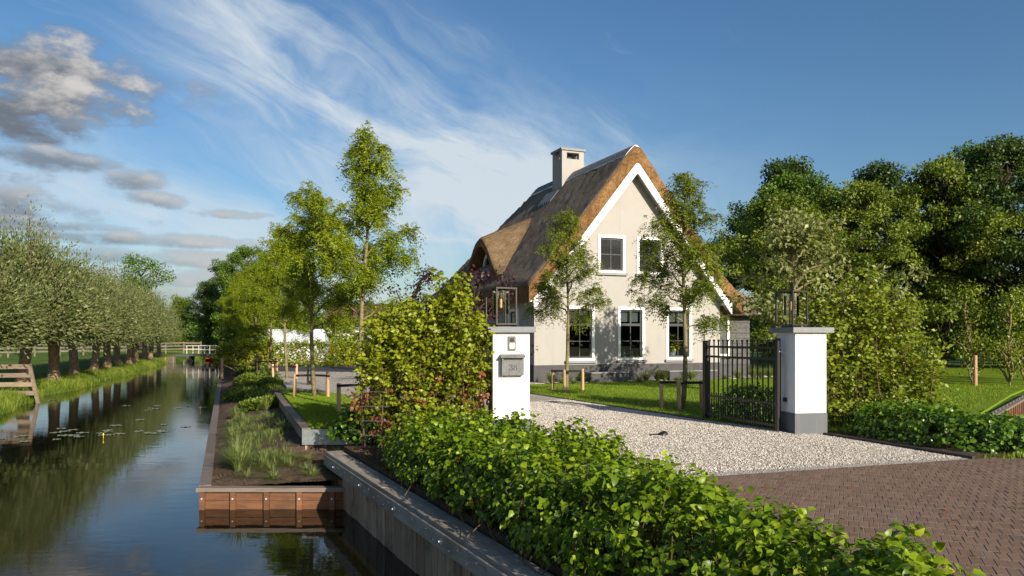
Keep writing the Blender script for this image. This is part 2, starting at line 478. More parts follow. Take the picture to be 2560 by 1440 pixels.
def unit(a):
    return a / np.maximum(np.linalg.norm(a, axis=-1, keepdims=True), 1e-9)


# leaf shapes: x along the leaf, y across, z up
LEAF4 = (np.array([(0, 0, 0), (.45, .30, .06), (1, 0, -.06), (.45, -.30, .06)], float), np.array([(0, 2, 1), (0, 3, 2)]))
LEAF_THIN = (np.array([(0, 0, 0), (.45, .13, .02), (1, 0, -.05), (.45, -.13, .02)], float), np.array([(0, 2, 1), (0, 3, 2)]))
LEAF_BIG = (np.array([(0, 0, 0), (.28, .36, .10), (.28, 0, .02), (.28, -.36, .10), (.66, .27, .06), (.66, 0, -.02), (.66, -.27, .06), (1.02, 0, -.16)], float),
            np.array([(0, 2, 1), (0, 3, 2), (1, 2, 5), (1, 5, 4), (2, 3, 6), (2, 6, 5), (4, 5, 7), (5, 6, 7)]))
BLADE = (np.array([(0, .5, 0), (0, -.5, 0), (.5, .36, .06), (.5, -.36, .06), (1, 0, -.12)], float), np.array([(0, 1, 3), (0, 3, 2), (2, 3, 4)]))


def scatter(T, P, X, N, S, W=None, rnd=None, name='leaves', rng=None, flat=False):
    """places template T at P with axes X (length) and N (normal), sizes S; W = width factor"""
    tv, tf = T; n = len(P); P = np.asarray(P, float)
    X = unit(np.asarray(X, float)); N = np.asarray(N, float)
    Yv = unit(np.cross(N, X)); N = np.cross(X, Yv)
    S = np.broadcast_to(np.asarray(S, float), (n,)); W = np.ones(n) if W is None else np.broadcast_to(np.asarray(W, float), (n,))
    V = P[:, None] + S[:, None, None] * (tv[None, :, 0:1] * X[:, None] + (tv[None, :, 1:2] * W[:, None, None]) * Yv[:, None] + tv[None, :, 2:3] * N[:, None])
    F = tf[None] + (np.arange(n) * len(tv))[:, None, None]
    if rnd is None: rnd = (rng or np.random.default_rng(1)).random(n)
    return np_mesh(name, V.reshape(-1, 3), F.reshape(-1, tf.shape[1]), np.repeat(rnd, len(tv)), flat=flat)


def sd_poly(P, poly):
    """signed distance to polygon, positive inside"""
    P = np.asarray(P, float); poly = np.asarray(poly, float); n = len(poly)
    d = np.full(len(P), 1e9); ins = np.zeros(len(P), bool)
    for i in range(n):
        a, c = poly[i], poly[(i + 1) % n]; e = c - a; w = P - a
        t = np.clip((w @ e) / (e @ e), 0, 1); q = w - t[:, None] * e
        d = np.minimum(d, np.hypot(q[:, 0], q[:, 1]))
        c1 = (a[1] <= P[:, 1]) != (c[1] <= P[:, 1])
        with np.errstate(divide='ignore', invalid='ignore'):
            xi = a[0] + (P[:, 1] - a[1]) * e[0] / (e[1] if e[1] else 1e-12)
        ins ^= c1 & (P[:, 0] < xi)
    return np.where(ins, d, -d)


def in_poly(rng, poly, n):
    poly = np.asarray(poly, float); lo, hi = poly.min(0), poly.max(0); out = []
    tot = 0
    while tot < n:
        q = lo + rng.random((max(n * 2, 64), 2)) * (hi - lo); q = q[sd_poly(q, poly) > 0]; out.append(q); tot += len(q)
    return np.concatenate(out)[:n]


def vnoise(x, y, s=0.0):
    return (np.sin(x * 2.1 + s) * np.cos(y * 1.7 - s) + .5 * np.sin(x * 4.7 + y * 3.9 + s * 2) + .33 * np.sin(x * 8.3 - y * 9.1 + s) + .2 * np.cos(x * 15 + y * 13 + 3 * s)) / 2.0


# ------------------------------------------------------------------ the setting
WATER = -.92
CD = -.376                                   # canal runs along (CD, 1)


def canal_right(y): return -4.53 + CD * (y - 11.03)
def bank_left(y): return -16.8 - .3276 * (y - 24.9) + (.30 * math.sin(y * .55) + .18 * math.sin(y * 1.3 + 1) if y < 66 else 0)


WALL_A, WALL_B = Vector((-2.80, 11.75)), Vector((4.2, -2.75))     # timber retaining wall line
wd = (WALL_B - WALL_A).normalized(); wnorm = Vector((wd.y, -wd.x))  # points to the water
if wnorm.x > 0: wnorm = -wnorm


def setting():
    # ground east of the canal, with the right-hand ditch cut out
    outer = [(9, -60), (9, -12.5), (5.3, -2.75), (-1.65, 11.85), (-2.0, 12.93), (-3.45, 12.97), (-6.5, 21.2), (-8.4, 27.5), (-12.0, 38), (-15.6, 41.5),
             (canal_right(46), 46), (canal_right(60), 60), (canal_right(78), 78), (-66, 170), (-66, 900), (900, 900), (900, -60)]
    ditch = [(8.0, 13.3), (14.0, 20.6), (34, 45), (70, 45), (70, 16), (12.5, 10.6)]
    g = MB().prism([outer, ditch], -2.2, -.06, bottom=False).build('ground', 'meadow')
    tag(g, 'grassy ground around the house', 'ground', kind='structure')
    # far bank with a sloping grassy edge
    prof = [(.0, -2.0), (.0, -1.0), (.12, -.80), (.5, -.60), (1.2, -.48), (3, -.42), (60, -.36), (900, -.36)]
    ys = np.concatenate([np.linspace(-40, 18, 12), np.linspace(19, 80, 90), [110, 150, 300, 900]])
    v, f = [], []
    for y in ys:
        for k, (dx, z) in enumerate(prof): v.append((bank_left(y) - dx, y, z + (.05 * math.sin(y * 2.3 + k) if 2 <= k <= 5 else 0)))
    m = len(prof)
    for i in range(len(ys) - 1):
        for k in range(m - 1): f.append((i * m + k, (i + 1) * m + k, (i + 1) * m + k + 1, i * m + k + 1))
    tag(MB().raw(v, f).build('meadow_bank', 'meadow', smooth=True, normals=True), 'grassy far bank of the canal', 'bank', kind='structure')
    tag(MB().raw([(-400, -60, WATER), (200, -60, WATER), (200, 300, WATER), (-400, 300, WATER)], [(0, 1, 2, 3)]).build('canal_water', 'water'), 'still dark canal water', 'water', kind='structure')
    tag(MB().raw([(-400, -60, -2.1), (200, -60, -2.1), (200, 300, -2.1), (-400, 300, -2.1)], [(0, 1, 2, 3)]).build('canal_bed', 'canal_mud'), 'muddy bed of the canal', 'canal bed', kind='structure')
    # gravel drive and court
    gravel = [(2.3, 8.6), (5.93, 9.8), (5.05, 12.25), (3.62, 14.3), (.54, 20.7), (-.3, 23.6), (-1.2, 26.5), (-2.6, 30.5), (-3.6, 33.0), (-10.4, 33.6), (-9.6, 31), (-7.0, 23.6), (-4.5, 20.6), (-3.0, 15.5), (-2.0, 12.8), (-.5, 11.2), (.3, 10.0), (1.2, 8.9)]
    tag(MB().prism(gravel, -.3, 0.0, False).build('gravel_drive', 'gravel'), 'pale gravel drive leading to the house', 'drive', kind='structure')
    lane = [(-10.9, 33.5), (-2.9, 32.8), (-4.0, 39.6), (-12.3, 38.5)]
    tag(MB().prism(lane, -.3, .006, False).build('asphalt_lane', 'asphalt'), 'dark asphalt lane behind the gravel court', 'lane', kind='structure')
    lawn_a = [(-3.42, 12.98), (-2.15, 13.05), (-2.25, 14.5), (-3.3, 17.4), (-4.75, 20.9), (-6.42, 21.2)]
    tag(MB().prism(lawn_a, -.35, -.012, False).build('canal_lawn', 'lawn'), 'small mown lawn beside the canal bed', 'lawn', kind='structure')
    lawn_b = [(3.66, 14.34), (5.2, 12.9), (7.4, 12.8), (13.6, 20.7), (30, 40), (25, 44), (8.7, 30.2), (7.9, 28.0), (1.0, 25.15), (-.2, 24.3), (-.2, 23.6), (.58, 20.75)]
    tag(MB().prism(lawn_b, -.35, -.008, False).build('house_lawn', 'lawn'), 'mown lawn in front of the house', 'lawn', kind='structure')
    strip = [(.75, 25.05), (8.2, 28.05), (11.5, 30.5), (11.2, 31.5), (7.9, 28.75), (.55, 25.8), (-.2, 26.2), (-.55, 25.6)]
    tag(MB().prism(strip, -.35, .012, False).build('gravel_strip', 'gravel'), 'strip of pale gravel along the house wall', 'gravel strip', kind='structure')
    border = [(-1.6, 12.0), (-2.4, 11.95), (-2.62, 11.83), (4.38, -2.66), (5.6, -2.66), (2.75, 4.4), (1.85, 7.6), (1.1, 8.85), (.25, 9.9), (-.55, 11.15)]
    v0 = MB().prism(border, -2.2, -.13, False)
    tag(v0.build('hedge_border', 'soil'), 'bare soil border under the low hedge', 'soil', kind='structure')
    border2 = [(5.2, 12.3), (6.02, 9.95), (7.4, 9.75), (11.9, 10.3), (8.4, 12.8), (5.9, 14.2), (5.3, 13.4)]
    tag(MB().prism(border2, -.35, -.02, False).build('corner_border', 'soil'), 'soil under the hedge beyond the gate pillar', 'soil', kind='structure')


setting()
tag(MB().prism([(-62, 93), (-31, 91), (-36, 130), (-90, 170)], -2.2, -.3, False).build('canal_end_bank', 'meadow'), 'grassy bank closing the canal beyond the footbridge', 'bank', kind='structure')


def planting_bed():
    def right(y):
        pts = [(11.03, -2.42), (11.75, -2.2), (12.88, -2.02), (12.97, -3.5), (21.2, -6.55), (27.5, -8.4), (38, -12.0), (41.5, -15.6)]
        for (a, xa), (c, xc) in zip(pts, pts[1:]):
            if y <= c: return xa + (xc - xa) * (y - a) / (c - a)
        return pts[-1][1]
    ys = np.concatenate([np.linspace(11.09, 13.2, 20), np.linspace(13.4, 41.4, 50)]); nx = 22; v, f = [], []
    for y in ys:
        a, c = canal_right(y) + .12, right(y) + .05
        for k in range(nx):
            t = k / (nx - 1); x = a + (c - a) * t
            top = -.24 if y < 21 else -.24 + .18 * min(1, (y - 21) / 2.5)
            if y < 13.2: top = -.50 + .13 * (y - 11)
            z = -.63 + (top + .63) * t ** .9 + .03 * float(vnoise(x * 2.2, y * 2.2)) + .012 * random.uniform(-1, 1)
            v.append((x, y, z))
    for i in range(len(ys) - 1):
        for k in range(nx - 1): f.append((i * nx + k, i * nx + k + 1, (i + 1) * nx + k + 1, (i + 1) * nx + k))
    tag(MB().raw(v, f).build('planting_bed', 'soil', smooth=False), 'dark mulched planting bed along the canal', 'soil', kind='structure')


def bed_z(x, y):
    a = canal_right(y) + .12; t = min(1, max(0, (x - a) / 2.6))
    top = -.24 if y < 21 else -.24 + .18 * min(1, (y - 21) / 2.5)
    if y < 13.2: top = -.50 + .13 * (y - 11)
    return -.63 + (top + .63) * t ** .9


planting_bed()


# ---- brick road: bricks near the camera are parts of the road, the rest one mass
def brick_road():
    ang = math.atan2(-.4, .92); ca, sa = math.cos(ang), math.sin(ang)
    o = Vector((2.3, 8.597))
    poly = [(1.95, 8.47), (5.97, 9.80), (9.5, 10.2), (30, 9.0), (30, -30), (9, -30), (4.6, -1.5), (2.7, 4.6), (1.9, 7.4)]
    base = MB().prism(poly, -.3, .0035, False).build('brick_road', 'joint_sand')
    tag(base, 'brown brick road in running bond', 'road', kind='structure')
    L, Wd = .078, .205
    cells = []
    road = np.array(poly)
    for r in range(-42, 30):
        for c in range(-60, 130):
            u = c * L + (L / 2 if r % 2 else 0); w = -(r + .5) * Wd
            cells.append((o.x + u * ca - w * sa, o.y + u * sa + w * ca))
    cells = np.array(cells); keep = (sd_poly(cells, road) > -.09) & (cells[:, 1] > 1.0) & (cells[:, 0] < 10); cells = cells[keep]
    inside = sd_poly(cells, road) > .13
    px = 1280 + 1900 * cells[:, 0] / np.maximum(cells[:, 1], .1); py = 838 + 1900 * 1.6 / np.maximum(cells[:, 1], .1)
    hed = np.interp(cells[:, 1], [3.6, 4.9, 7.3, 9], [2.75, 2.2, 1.75, 1.0])
    vis = inside & (cells[:, 1] > 2.5) & (px < 2560) & (py < 1440) & (cells[:, 0] > hed)
    order = np.argsort(np.where(vis, cells[:, 1], 1e3)); near = set(order[:300].tolist())
    bw, bl = Wd - .006, L - .006
    mb = MB().box(-bl / 2, bl / 2, -bw / 2, bw / 2, -.03, 0, ch=.002)
    proto = None
    rng = np.random.default_rng(5)
    tv = np.array(mb.v); tris = []
    for q in mb.f:
        for i in range(1, len(q) - 1): tris.append((q[0], q[i], q[i + 1]))
    tris = np.array(tris)
    VV, FF, RR = [], [], []; nv = 0
    e0, e1 = np.array((1.95, 8.482)), np.array((5.97, 9.812)); en = np.array((e1[1] - e0[1], -(e1[0] - e0[0]))); en /= np.linalg.norm(en)   # points into the road
    for i, (x, y) in enumerate(cells):
        dz = rng.uniform(-.001, .001); rz = ang + rng.normal(0, .010); c, s = math.cos(rz), math.sin(rz)
        if i in near:
            if proto is None: ob = proto = mb.build('brick', 'paver', base)
            else: ob = proto.copy(); COL.objects.link(ob); ob.parent = base
            ob.location = (x, y, dz + .006); ob.rotation_euler = (rng.normal(0, .006), rng.normal(0, .006), rz)
        elif inside[i]:
            P = np.stack([tv[:, 0] * c - tv[:, 1] * s + x, tv[:, 0] * s + tv[:, 1] * c + y, tv[:, 2] + dz + .006], 1)
            FF.append(tris + nv); VV.append(P); nv += len(P); RR.append(np.full(len(P), rng.random()))
        else:
            # bricks cut along the edge of the gravel
            q = [(sx * bl / 2 * c - sy * bw / 2 * s + x, sx * bl / 2 * s + sy * bw / 2 * c + y) for sx, sy in ((-1, -1), (1, -1), (1, 1), (-1, 1))]; out = []
            for a, b in zip(q, q[1:] + q[:1]):
                da, db = (np.array(a) - e0) @ en, (np.array(b) - e0) @ en
                if da > 0: out.append(a)
                if da * db < 0: t = da / (da - db); out.append((a[0] + (b[0] - a[0]) * t, a[1] + (b[1] - a[1]) * t))
            if len(out) < 3: continue
            m = len(out); P = np.array([(a, b, .006 + dz) for a, b in out] + [(a, b, -.02) for a, b in out]); f = [(0, k, k + 1) for k in range(1, m - 1)]
            for k in range(m): k2 = (k + 1) % m; f += [(m + k, m + k2, k2), (m + k, k2, k)]
            FF.append(np.array(f) + nv); VV.append(P); nv += len(P); RR.append(np.full(len(P), rng.random()))
    me = np_mesh('brick_paving', np.concatenate(VV), np.concatenate(FF), np.concatenate(RR), flat=True)
    tag(link('brick_paving', me, 'paver', base), kind='stuff')


brick_road()


# ---- timber retaining wall on the near side
def retaining_wall():
    t = empty('retaining_wall', (WALL_A.x, WALL_A.y, 0), math.atan2(wd.y, wd.x))
    tag(t, 'weathered grey timber retaining wall of upright planks above the water', 'retaining wall')
    Lw = (WALL_B - WALL_A).length
    side = 1.0 if Vector((-math.sin(t.rotation_euler.z), math.cos(t.rotation_euler.z))).dot(wnorm) > 0 else -1.0   # local y sign towards the water
    x = 0.0; rng = random.Random(3); protos = []
    while x < Lw - .15:
        w = rng.choice((.17, .19, .205, .22)); d = rng.uniform(-.012, .012)
        y0, y1 = sorted((side * (-.06), side * (d)))
        p = MB().box(-w / 2 + .005, w / 2 - .005, y0, y1, -1.9, -.24 + rng.uniform(-.01, .01), ch=.003).build('plank', 'plank_grey', t)
        p.location = (x + w / 2, 0, 0); x += w
    y0, y1 = sorted((side * .016, side * .11))
    x = 0
    while x < Lw:
        e = min(x + 3.1, Lw)
        MB().box(x + .002, e - .002, y0, y1, -.40, -.235, ch=.008).build('waling_beam', 'beam_grey', t)
        y2, y3 = sorted((side * -.16, side * .085))
        MB().box(x + .004, e - .004, y2, y3, -.232, -.19, ch=.006).build('cap_board', 'beam_grey', t)
        x = e
    y4, y5 = sorted((side * -.32, side * -.20))
    MB().box(0, Lw, y4, y5, -.30, -.165, ch=.006).build('back_board', 'cap_wood', t)
    bolt = MB().tube([(0, 0, 0), (0, side * .010, 0)], .009, 8)
    big = MB().tube([(0, 0, 0), (0, side * .008, 0)], .028, 12).tube([(0, side * .008, 0), (0, side * .03, 0)], .012, 8)
    pb = pg = None; i = 0; xx = .12
    while xx < Lw - .1:
        if i % 7 == 3:
            if pg is None: o = pg = big.build('bolt_plate', 'steel', t)
            else: o = pg.copy(); COL.objects.link(o); o.parent = t
            o.location = (xx, side * .111, -.315)
        else:
            if pb is None: o = pb = bolt.build('bolt', 'steel', t)
            else: o = pb.copy(); COL.objects.link(o); o.parent = t
            o.location = (xx, side * .111, -.29 - .06 * (i % 2))
        xx += .21; i += 1


retaining_wall()


# ---- timber edge of the planting bed
def bed_edging():
    t = empty('bed_edging', (-4.53, 11.03, 0)); tag(t, 'red-brown timber edging with posts holding the planting bed above the canal', 'timber edging')
    Lf = 2.12
    for k, (z0, z1) in enumerate(((-1.5, -1.02), (-1.015, -.80), (-.795, -.655))):
        o = MB().box(0, Lf, -.02, .03, z0, z1, ch=.004).build('board', 'board_red', t)
    pm = MB().box(-.038, .038, -.068, -.021, -1.6, -.662, ch=.005); bo = MB().tube([(0, -.068, -.76), (0, -.078, -.76)], .013, 8)
    pp = None
    for x in (.055, .50, .985, 1.46, 1.93):
        if pp is None: o = pp = pm.build('post', 'board_red', t); c = pb = bo.build('bolt', 'steel', o)
        else:
            o = copy_tree(pp, t)
        o.location = (x, 0, 0)
    MB().box(-.02, Lf + .02, -.095, .085, -.658, -.60, ch=.008).build('cap_board', 'cap_wood', t)
    # long side along the canal: boards, then cap boards end to end
    def pt(y, dx=0): return Vector((canal_right(y) + 4.53 + dx, y - 11.03, 0))
    y = 11.15
    while y < 40.5:
        e = min(y + 3.0, 41)
        a, c = pt(y + .004, .075), pt(e - .004, .075)
        MB().bar((a.x, a.y, -.629), (c.x, c.y, -.629), .165, .056).build('cap_board', 'cap_wood', t)
        MB().bar((a.x - .0, a.y, -.98), (c.x - .0, c.y, -.98), .05, .64).build('side_board', 'board_red', t)
        y = e


bed_edging()


def lawn_edging():
    t = empty('lawn_edging', (-3.5, 12.93, 0)); tag(t, 'timber and galvanised steel edging raising the small lawn above the bed', 'lawn edging')
    o = Vector((3.5, -12.93, 0))
    pts = [Vector((-3.5, 12.93, 0)), Vector((-4.5, 15.6, 0)), Vector((-5.52, 18.35, 0)), Vector((-6.52, 21.1, 0))]
    for a, c in zip(pts, pts[1:]):
        d = (c - a).normalized() * .004
        MB().bar(tuple(a + o + d + Vector((0, 0, -.006))), tuple(c + o - d + Vector((0, 0, -.006))), .15, .05).build('cap_board', 'cap_wood', t)
    n = 34; a, c = pts[0] + o, pts[-1] + o; d = (c - a) / n; pm = None
    rz = math.atan2(d.y, d.x)
    for i in range(n):
        if pm is None: p = pm = MB().box(.004, d.length - .004, -.02, .02, -.55, -.032, ch=.003).build('plank', 'plank_grey', t)
        else: p = pm.copy(); COL.objects.link(p); p.parent = t
        p.location = a + d * i; p.rotation_euler = (0, 0, rz)
    MB().bar((-.06, -.035, -.13), (1.4, .055, -.13), .03, .26).build('steel_edge', 'galvanised', t)


lawn_edging()


def ditch_edging():
    t = empty('ditch_edging', (8.0, 13.3, 0)); tag(t, 'brown timber sheet piling with bolts edging the right-hand lawn', 'timber edging')
    t['label'] = 'brown timber sheet piling with bolts between mown lawn and side ditch'
    a, c = Vector((0, 0, 0)), Vector((6.0, 7.3, 0)); c2 = Vector((26, 31.7, 0))
    L = (c - a).length; n = 46; rz = math.atan2(7.3, 6.0); pm = None
    for i in range(n):
        if pm is None: p = pm = MB().box(.004, L / n - .004, -.05, .0, -1.6, -.06, ch=.006).build('plank', 'board_red', t)
        else: p = pm.copy(); COL.objects.link(p); p.parent = t
        p.location = a + (c - a) * (i / n) + Vector((.02, -.02, 0)) * (i % 2); p.rotation_euler = (0, 0, rz)
    MB().bar((0, 0, -.03), (c.x, c.y, -.03), .16, .05).build('cap_board', 'cap_wood', t)
    q1 = Vector((.05, -.06, 0)); MB().bar(tuple(q1 + Vector((0, 0, -.45))), tuple(c + q1 + Vector((0, 0, -.45))), .06, .10).build('waling_beam', 'beam_grey', t)
    bm_ = None
    for i in range(16):
        if bm_ is None: p = bm_ = MB().tube([(0, 0, 0), (0, 0, .05)], .013, 8).build('bolt', 'galvanised', t)
        else: p = bm_.copy(); COL.objects.link(p); p.parent = t
        p.location = c * ((i + .5) / 16) + Vector((0, 0, -.006))


ditch_edging()
tag(MB().bar((5.02, 12.22, -.015), (5.97, 9.83, -.015), .05, .10).build('drive_edging', 'lane_edge'), 'thin dark steel edging between gravel and corner hedge', 'edging')
tag(MB().bar((3.6, 14.33, -.02), (.53, 20.75, -.02), .04, .08).build('lawn_edge_strip', 'lane_edge'), 'thin dark edging between gravel drive and house lawn', 'edging')


# ------------------------------------------------------------------ the house
HA = Vector((.75, 25.7, 0)); HR = R(22); HW = 7.62; HL = 12.0; WC = HW / 2
house = empty('thatched_house', HA, HR)
tag(house, 'cream stuccoed house with steep thatched roof, white bargeboards and chimney', 'house')


def roof_top(w):
    d = np.abs(w - WC)
    return 8.46 - 1.25 * np.sqrt(d * d + .13 ** 2) + .22 * np.maximum(0, d - 3.3) ** 2


def roof_bot(w):
    d = np.abs(w - WC)
    return 7.74 - 1.25 * d + .22 * np.maximum(0, d - 3.3) ** 2


def wall_with_openings(outline, holes, thick, name, mat, axis='y', base=0.0, parent=None):
    """flat wall in the plane (a, z), holes are (a0,a1,z0,z1); thickness goes to +axis (y) or +x"""
    loops = [outline] + [[(a0, z0), (a0, z1), (a1, z1), (a1, z0)] for a0, a1, z0, z1 in holes]
    mb = MB().prism(loops, 0, thick)
    conv = []
    for a, z, t in mb.v:
        conv.append((a, base + t, z) if axis == 'y' else (base + t, a, z))
    mb.v = conv
    return mb.build(name, mat, parent, normals=True)


LOWER = [(1.75, 1.10), (3.78, 1.10), (5.79, 1.10)]
UPPER = [(2.98, 1.10), (4.55, 1.10)]


def window(parent, cx, width, z0, z1, y, kind, axis='y', sgn=-1, name='window'):
    """front window; local frame: a along wall, outwards = -y.  axis x: wall on the left side, outwards = -x"""
    def M(mb):
        if axis == 'x': mb.v = [(yy, -xx + 2 * cx if False else xx, zz) for xx, yy, zz in mb.v]
        return mb
    a0, a1 = cx - width / 2, cx + width / 2; ft = .10; rec = y + .05
    f = MB()
    f.box(a0, a0 + ft, y - .03, y + .12, z0, z1); f.box(a1 - ft, a1, y - .03, y + .12, z0, z1)
    f.box(a0 + ft, a1 - ft, y - .03, y + .12, z1 - ft, z1); f.box(a0 + ft, a1 - ft, y - .03, y + .12, z0, z0 + ft * .8)
    w = M(f).build(name, 'white_paint', parent, normals=True)
    i0, i1, k0, k1 = a0 + ft, a1 - ft, z0 + ft * .8, z1 - ft; st = .055
    s = MB()
    s.box(i0, i0 + st, rec, rec + .06, k0, k1); s.box(i1 - st, i1, rec, rec + .06, k0, k1)
    s.box(i0 + st, i1 - st, rec, rec + .06, k1 - st, k1); s.box(i0 + st, i1 - st, rec, rec + .06, k0, k0 + st)
    M(s).build('sash', 'dark_sash', w, normals=True)
    j0, j1, m0, m1 = i0 + st, i1 - st, k0 + st, k1 - st; mid = (j0 + j1) / 2
    panes = []
    if kind == 'tall':
        tr = m0 + (m1 - m0) * .70
        M(MB().box(j0, j1, rec - .02, rec + .05, tr - .045, tr + .045)).build('transom', 'dark_sash', w, normals=True)
        M(MB().box(mid - .03, mid + .03, rec - .005, rec + .045, tr + .045, m1)).build('mullion', 'dark_sash', w, normals=True)
        lo = (m0 + tr - .045) / 2
        M(MB().box(mid - .014, mid + .014, rec + .005, rec + .04, m0, tr - .045)).build('glazing_bar', 'dark_sash', w, normals=True)
        for x0, x1 in ((j0, mid - .014), (mid + .014, j1)):
            M(MB().box(x0, x1, rec + .006, rec + .039, lo - .014, lo + .014)).build('glazing_bar', 'dark_sash', w, normals=True)
        panes = [(j0, mid - .014, m0, lo - .014), (mid + .014, j1, m0, lo - .014), (j0, mid - .014, lo + .014, tr - .045), (mid + .014, j1, lo + .014, tr - .045),
                 (j0, mid - .03, tr + .045, m1), (mid + .03, j1, tr + .045, m1)]
    else:
        lo = (m0 + m1) / 2
        M(MB().box(mid - .014, mid + .014, rec + .005, rec + .04, m0, m1)).build('glazing_bar', 'dark_sash', w, normals=True)
        for x0, x1 in ((j0, mid - .014), (mid + .014, j1)):
            M(MB().box(x0, x1, rec + .006, rec + .039, lo - .014, lo + .014)).build('glazing_bar', 'dark_sash', w, normals=True)
        panes = [(j0, mid - .014, m0, lo - .014), (mid + .014, j1, m0, lo - .014), (j0, mid - .014, lo + .014, m1), (mid + .014, j1, lo + .014, m1)]
    rg = random.Random(int(cx * 1000))
    for x0, x1, zz0, zz1 in panes:
        e = rg.uniform(-.002, .002)
        M(MB().raw([(x0, rec + .02 - e, zz0), (x1, rec + .02 + e, zz0), (x1, rec + .02 + e * .5, zz1), (x0, rec + .02 - e * 1.5, zz1)], [(0, 1, 2, 3)])).build('pane', 'window_glass', w)
    M(MB().box(a0 - .06, a1 + .06, y - .10, y + .05, z0 - .085, z0 - .002, ch=.006)).build('sill', 'grey_sill', w, normals=True)
    return w


def build_house():
    T = .30
    # gable wall
    def rake(w): return float(roof_bot(np.array([w]))[0]) - .02
    outline = [(0, .58), (HW, .58), (HW, rake(HW)), (WC, rake(WC)), (0, rake(0))]
    holes = [(c - w / 2, c + w / 2, .72, 2.61) for c, w in LOWER] + [(c - w / 2, c + w / 2, 3.80, 5.13) for c, w in UPPER]
    wall_with_openings(outline, holes, T, 'gable_wall', 'stucco', 'y', 0.0, house)
    # left wall, right wall, rear wall
    wall_with_openings([(T + .002, .58), (HL, .58), (HL, 3.0), (T + .002, 3.0)], [(1.35, 2.35, .72, 2.55), (5.2, 6.2, .72, 2.55)], T, 'left_wall', 'stucco', 'x', 0.0, house)
    MB().box(HW - T, HW, T + .002, HL, .58, 3.0).build('right_wall', 'stucco', house)
    MB().box(T, HW - T, HL - T, HL, .58, 3.0).build('rear_wall', 'stucco', house)
    p = MB()
    p.box(-.02, HW + .02, -.02, .28, -.3, .58); p.box(-.02, .28, .281, HL + .02, -.3, .58); p.box(HW - .28, HW + .02, .281, HL + .02, -.3, .58); p.box(.281, HW - .281, HL - .28, HL + .02, -.3, .58)
    p.build('plinth', 'plinth_dark', house)
    MB().box(.3, HW - .3, .3, HL - .3, .3, .42).build('ground_floor', 'interior', house)
    MB().box(.3, HW - .3, .3, HL - .3, 3.0, 3.25).build('upper_floor', 'interior', house)
    MB().box(.3, HW - .3, 4.2, 4.35, .43, 2.99).build('partition', 'interior', house)
    MB().box(1.2, HW - 1.2, 4.2, 4.35, 3.26, 4.9).build('upper_partition', 'interior', house)
    for c, w in LOWER: window(house, c, w, .72, 2.61, 0.0, 'tall')
    for c, w in UPPER: window(house, c, w, 3.80, 5.13, 0.0, 'square')
    window(house, 1.85, 1.0, .72, 2.55, 0.0, 'tall', 'x'); window(house, 5.7, 1.0, .72, 2.55, 0.0, 'tall', 'x')
    for c, w in LOWER:     # folded blinds behind the upper lights
        MB().box(c - w / 2 + .12, c + w / 2 - .12, .18, .20, 2.08, 2.5).build('blind', 'curtain', house)
    # ---- thatch
    rng = np.random.default_rng(11)
    ws = np.concatenate([np.linspace(WC - 4.18, WC - .5, 44), np.linspace(WC - .4, WC + .4, 13), np.linspace(WC + .5, WC + 4.55, 46)])
    ss = np.concatenate([[-.42, -.36, -.28, -.1], np.linspace(.1, HL + .45, 64)])
    Wg, Sg = np.meshgrid(ws, ss)
    hip = 8.46 - 1.32 * np.sqrt(np.maximum(0, Sg - 8.0) ** 2 + .02)
    top = np.minimum(roof_top(Wg), hip) + rng.normal(0, .010, Wg.shape) + .03 * vnoise(Wg * 1.1, Sg * 1.1)
    top[0] -= .13; top[1] -= .04
    dd = np.abs(Wg - WC); edge = np.minimum(Wg - ws[0], ws[-1] - Wg)
    top -= .10 * np.maximum(0, 1 - edge / .18) ** 2
    bot = np.minimum(roof_bot(Wg), hip - .62)
    bot = np.minimum(bot, top - .05)
    ns, nw = Wg.shape
    V = np.concatenate([np.stack([Wg, Sg, top], -1).reshape(-1, 3), np.stack([Wg, Sg, bot], -1).reshape(-1, 3)])
    off = ns * nw; F = []; idx = np.arange(off).reshape(ns, nw)
    a, c_, d, e = idx[:-1, :-1].ravel(), idx[:-1, 1:].ravel(), idx[1:, 1:].ravel(), idx[1:, :-1].ravel()
    F_top = np.stack([a, c_, d, e], 1); F_bot = np.stack([a, e, d, c_], 1) + off
    front = np.stack([idx[0, :-1], idx[0, :-1] + off, idx[0, 1:] + off, idx[0, 1:]], 1)
    back = np.stack([idx[-1, :-1], idx[-1, 1:], idx[-1, 1:] + off, idx[-1, :-1] + off], 1)
    lf = np.stack([idx[:-1, 0], idx[1:, 0], idx[1:, 0] + off, idx[:-1, 0] + off], 1)
    rt = np.stack([idx[:-1, -1], idx[:-1, -1] + off, idx[1:, -1] + off, idx[1:, -1]], 1)
    allF = np.concatenate([F_top, F_bot, front, back, lf, rt])
    me = np_mesh('roof', V, allF, None)
    me.materials.append(MATS['thatch']); me.materials.append(MATS['thatch_edge'])
    mi = np.zeros(len(allF), np.int32); k = len(F_top) + len(F_bot); mi[k:] = 1
    row = np.repeat(np.arange(ns - 1), nw - 1); mi[:len(F_top)][row < 1] = 1
    me.polygons.foreach_set('material_index', mi)
    sm = np.zeros(len(allF), bool); sm[:len(F_top)] = True; me.polygons.foreach_set('use_smooth', sm)
    roof = link('roof', me, None, house)
    # ---- eyebrow dormer swelling out of the left slope
    sc, hw, wf = 5.5, 2.15, -.02
    def bell(s): return np.where(np.abs(s - sc) < hw, np.cos(np.pi / 2 * np.clip((s - sc) / hw, -1, 1)) ** 1.5, 0)
    def zmain(w): return roof_top(w)
    s_ = np.linspace(sc - hw, sc + hw, 45); w_ = np.linspace(wf, 2.75, 34)
    S2, W2 = np.meshgrid(s_, w_)
    def zd(S, W): return 3.92 + 1.62 * bell(S) + .42 * (W - wf) * (bell(S) > 0)
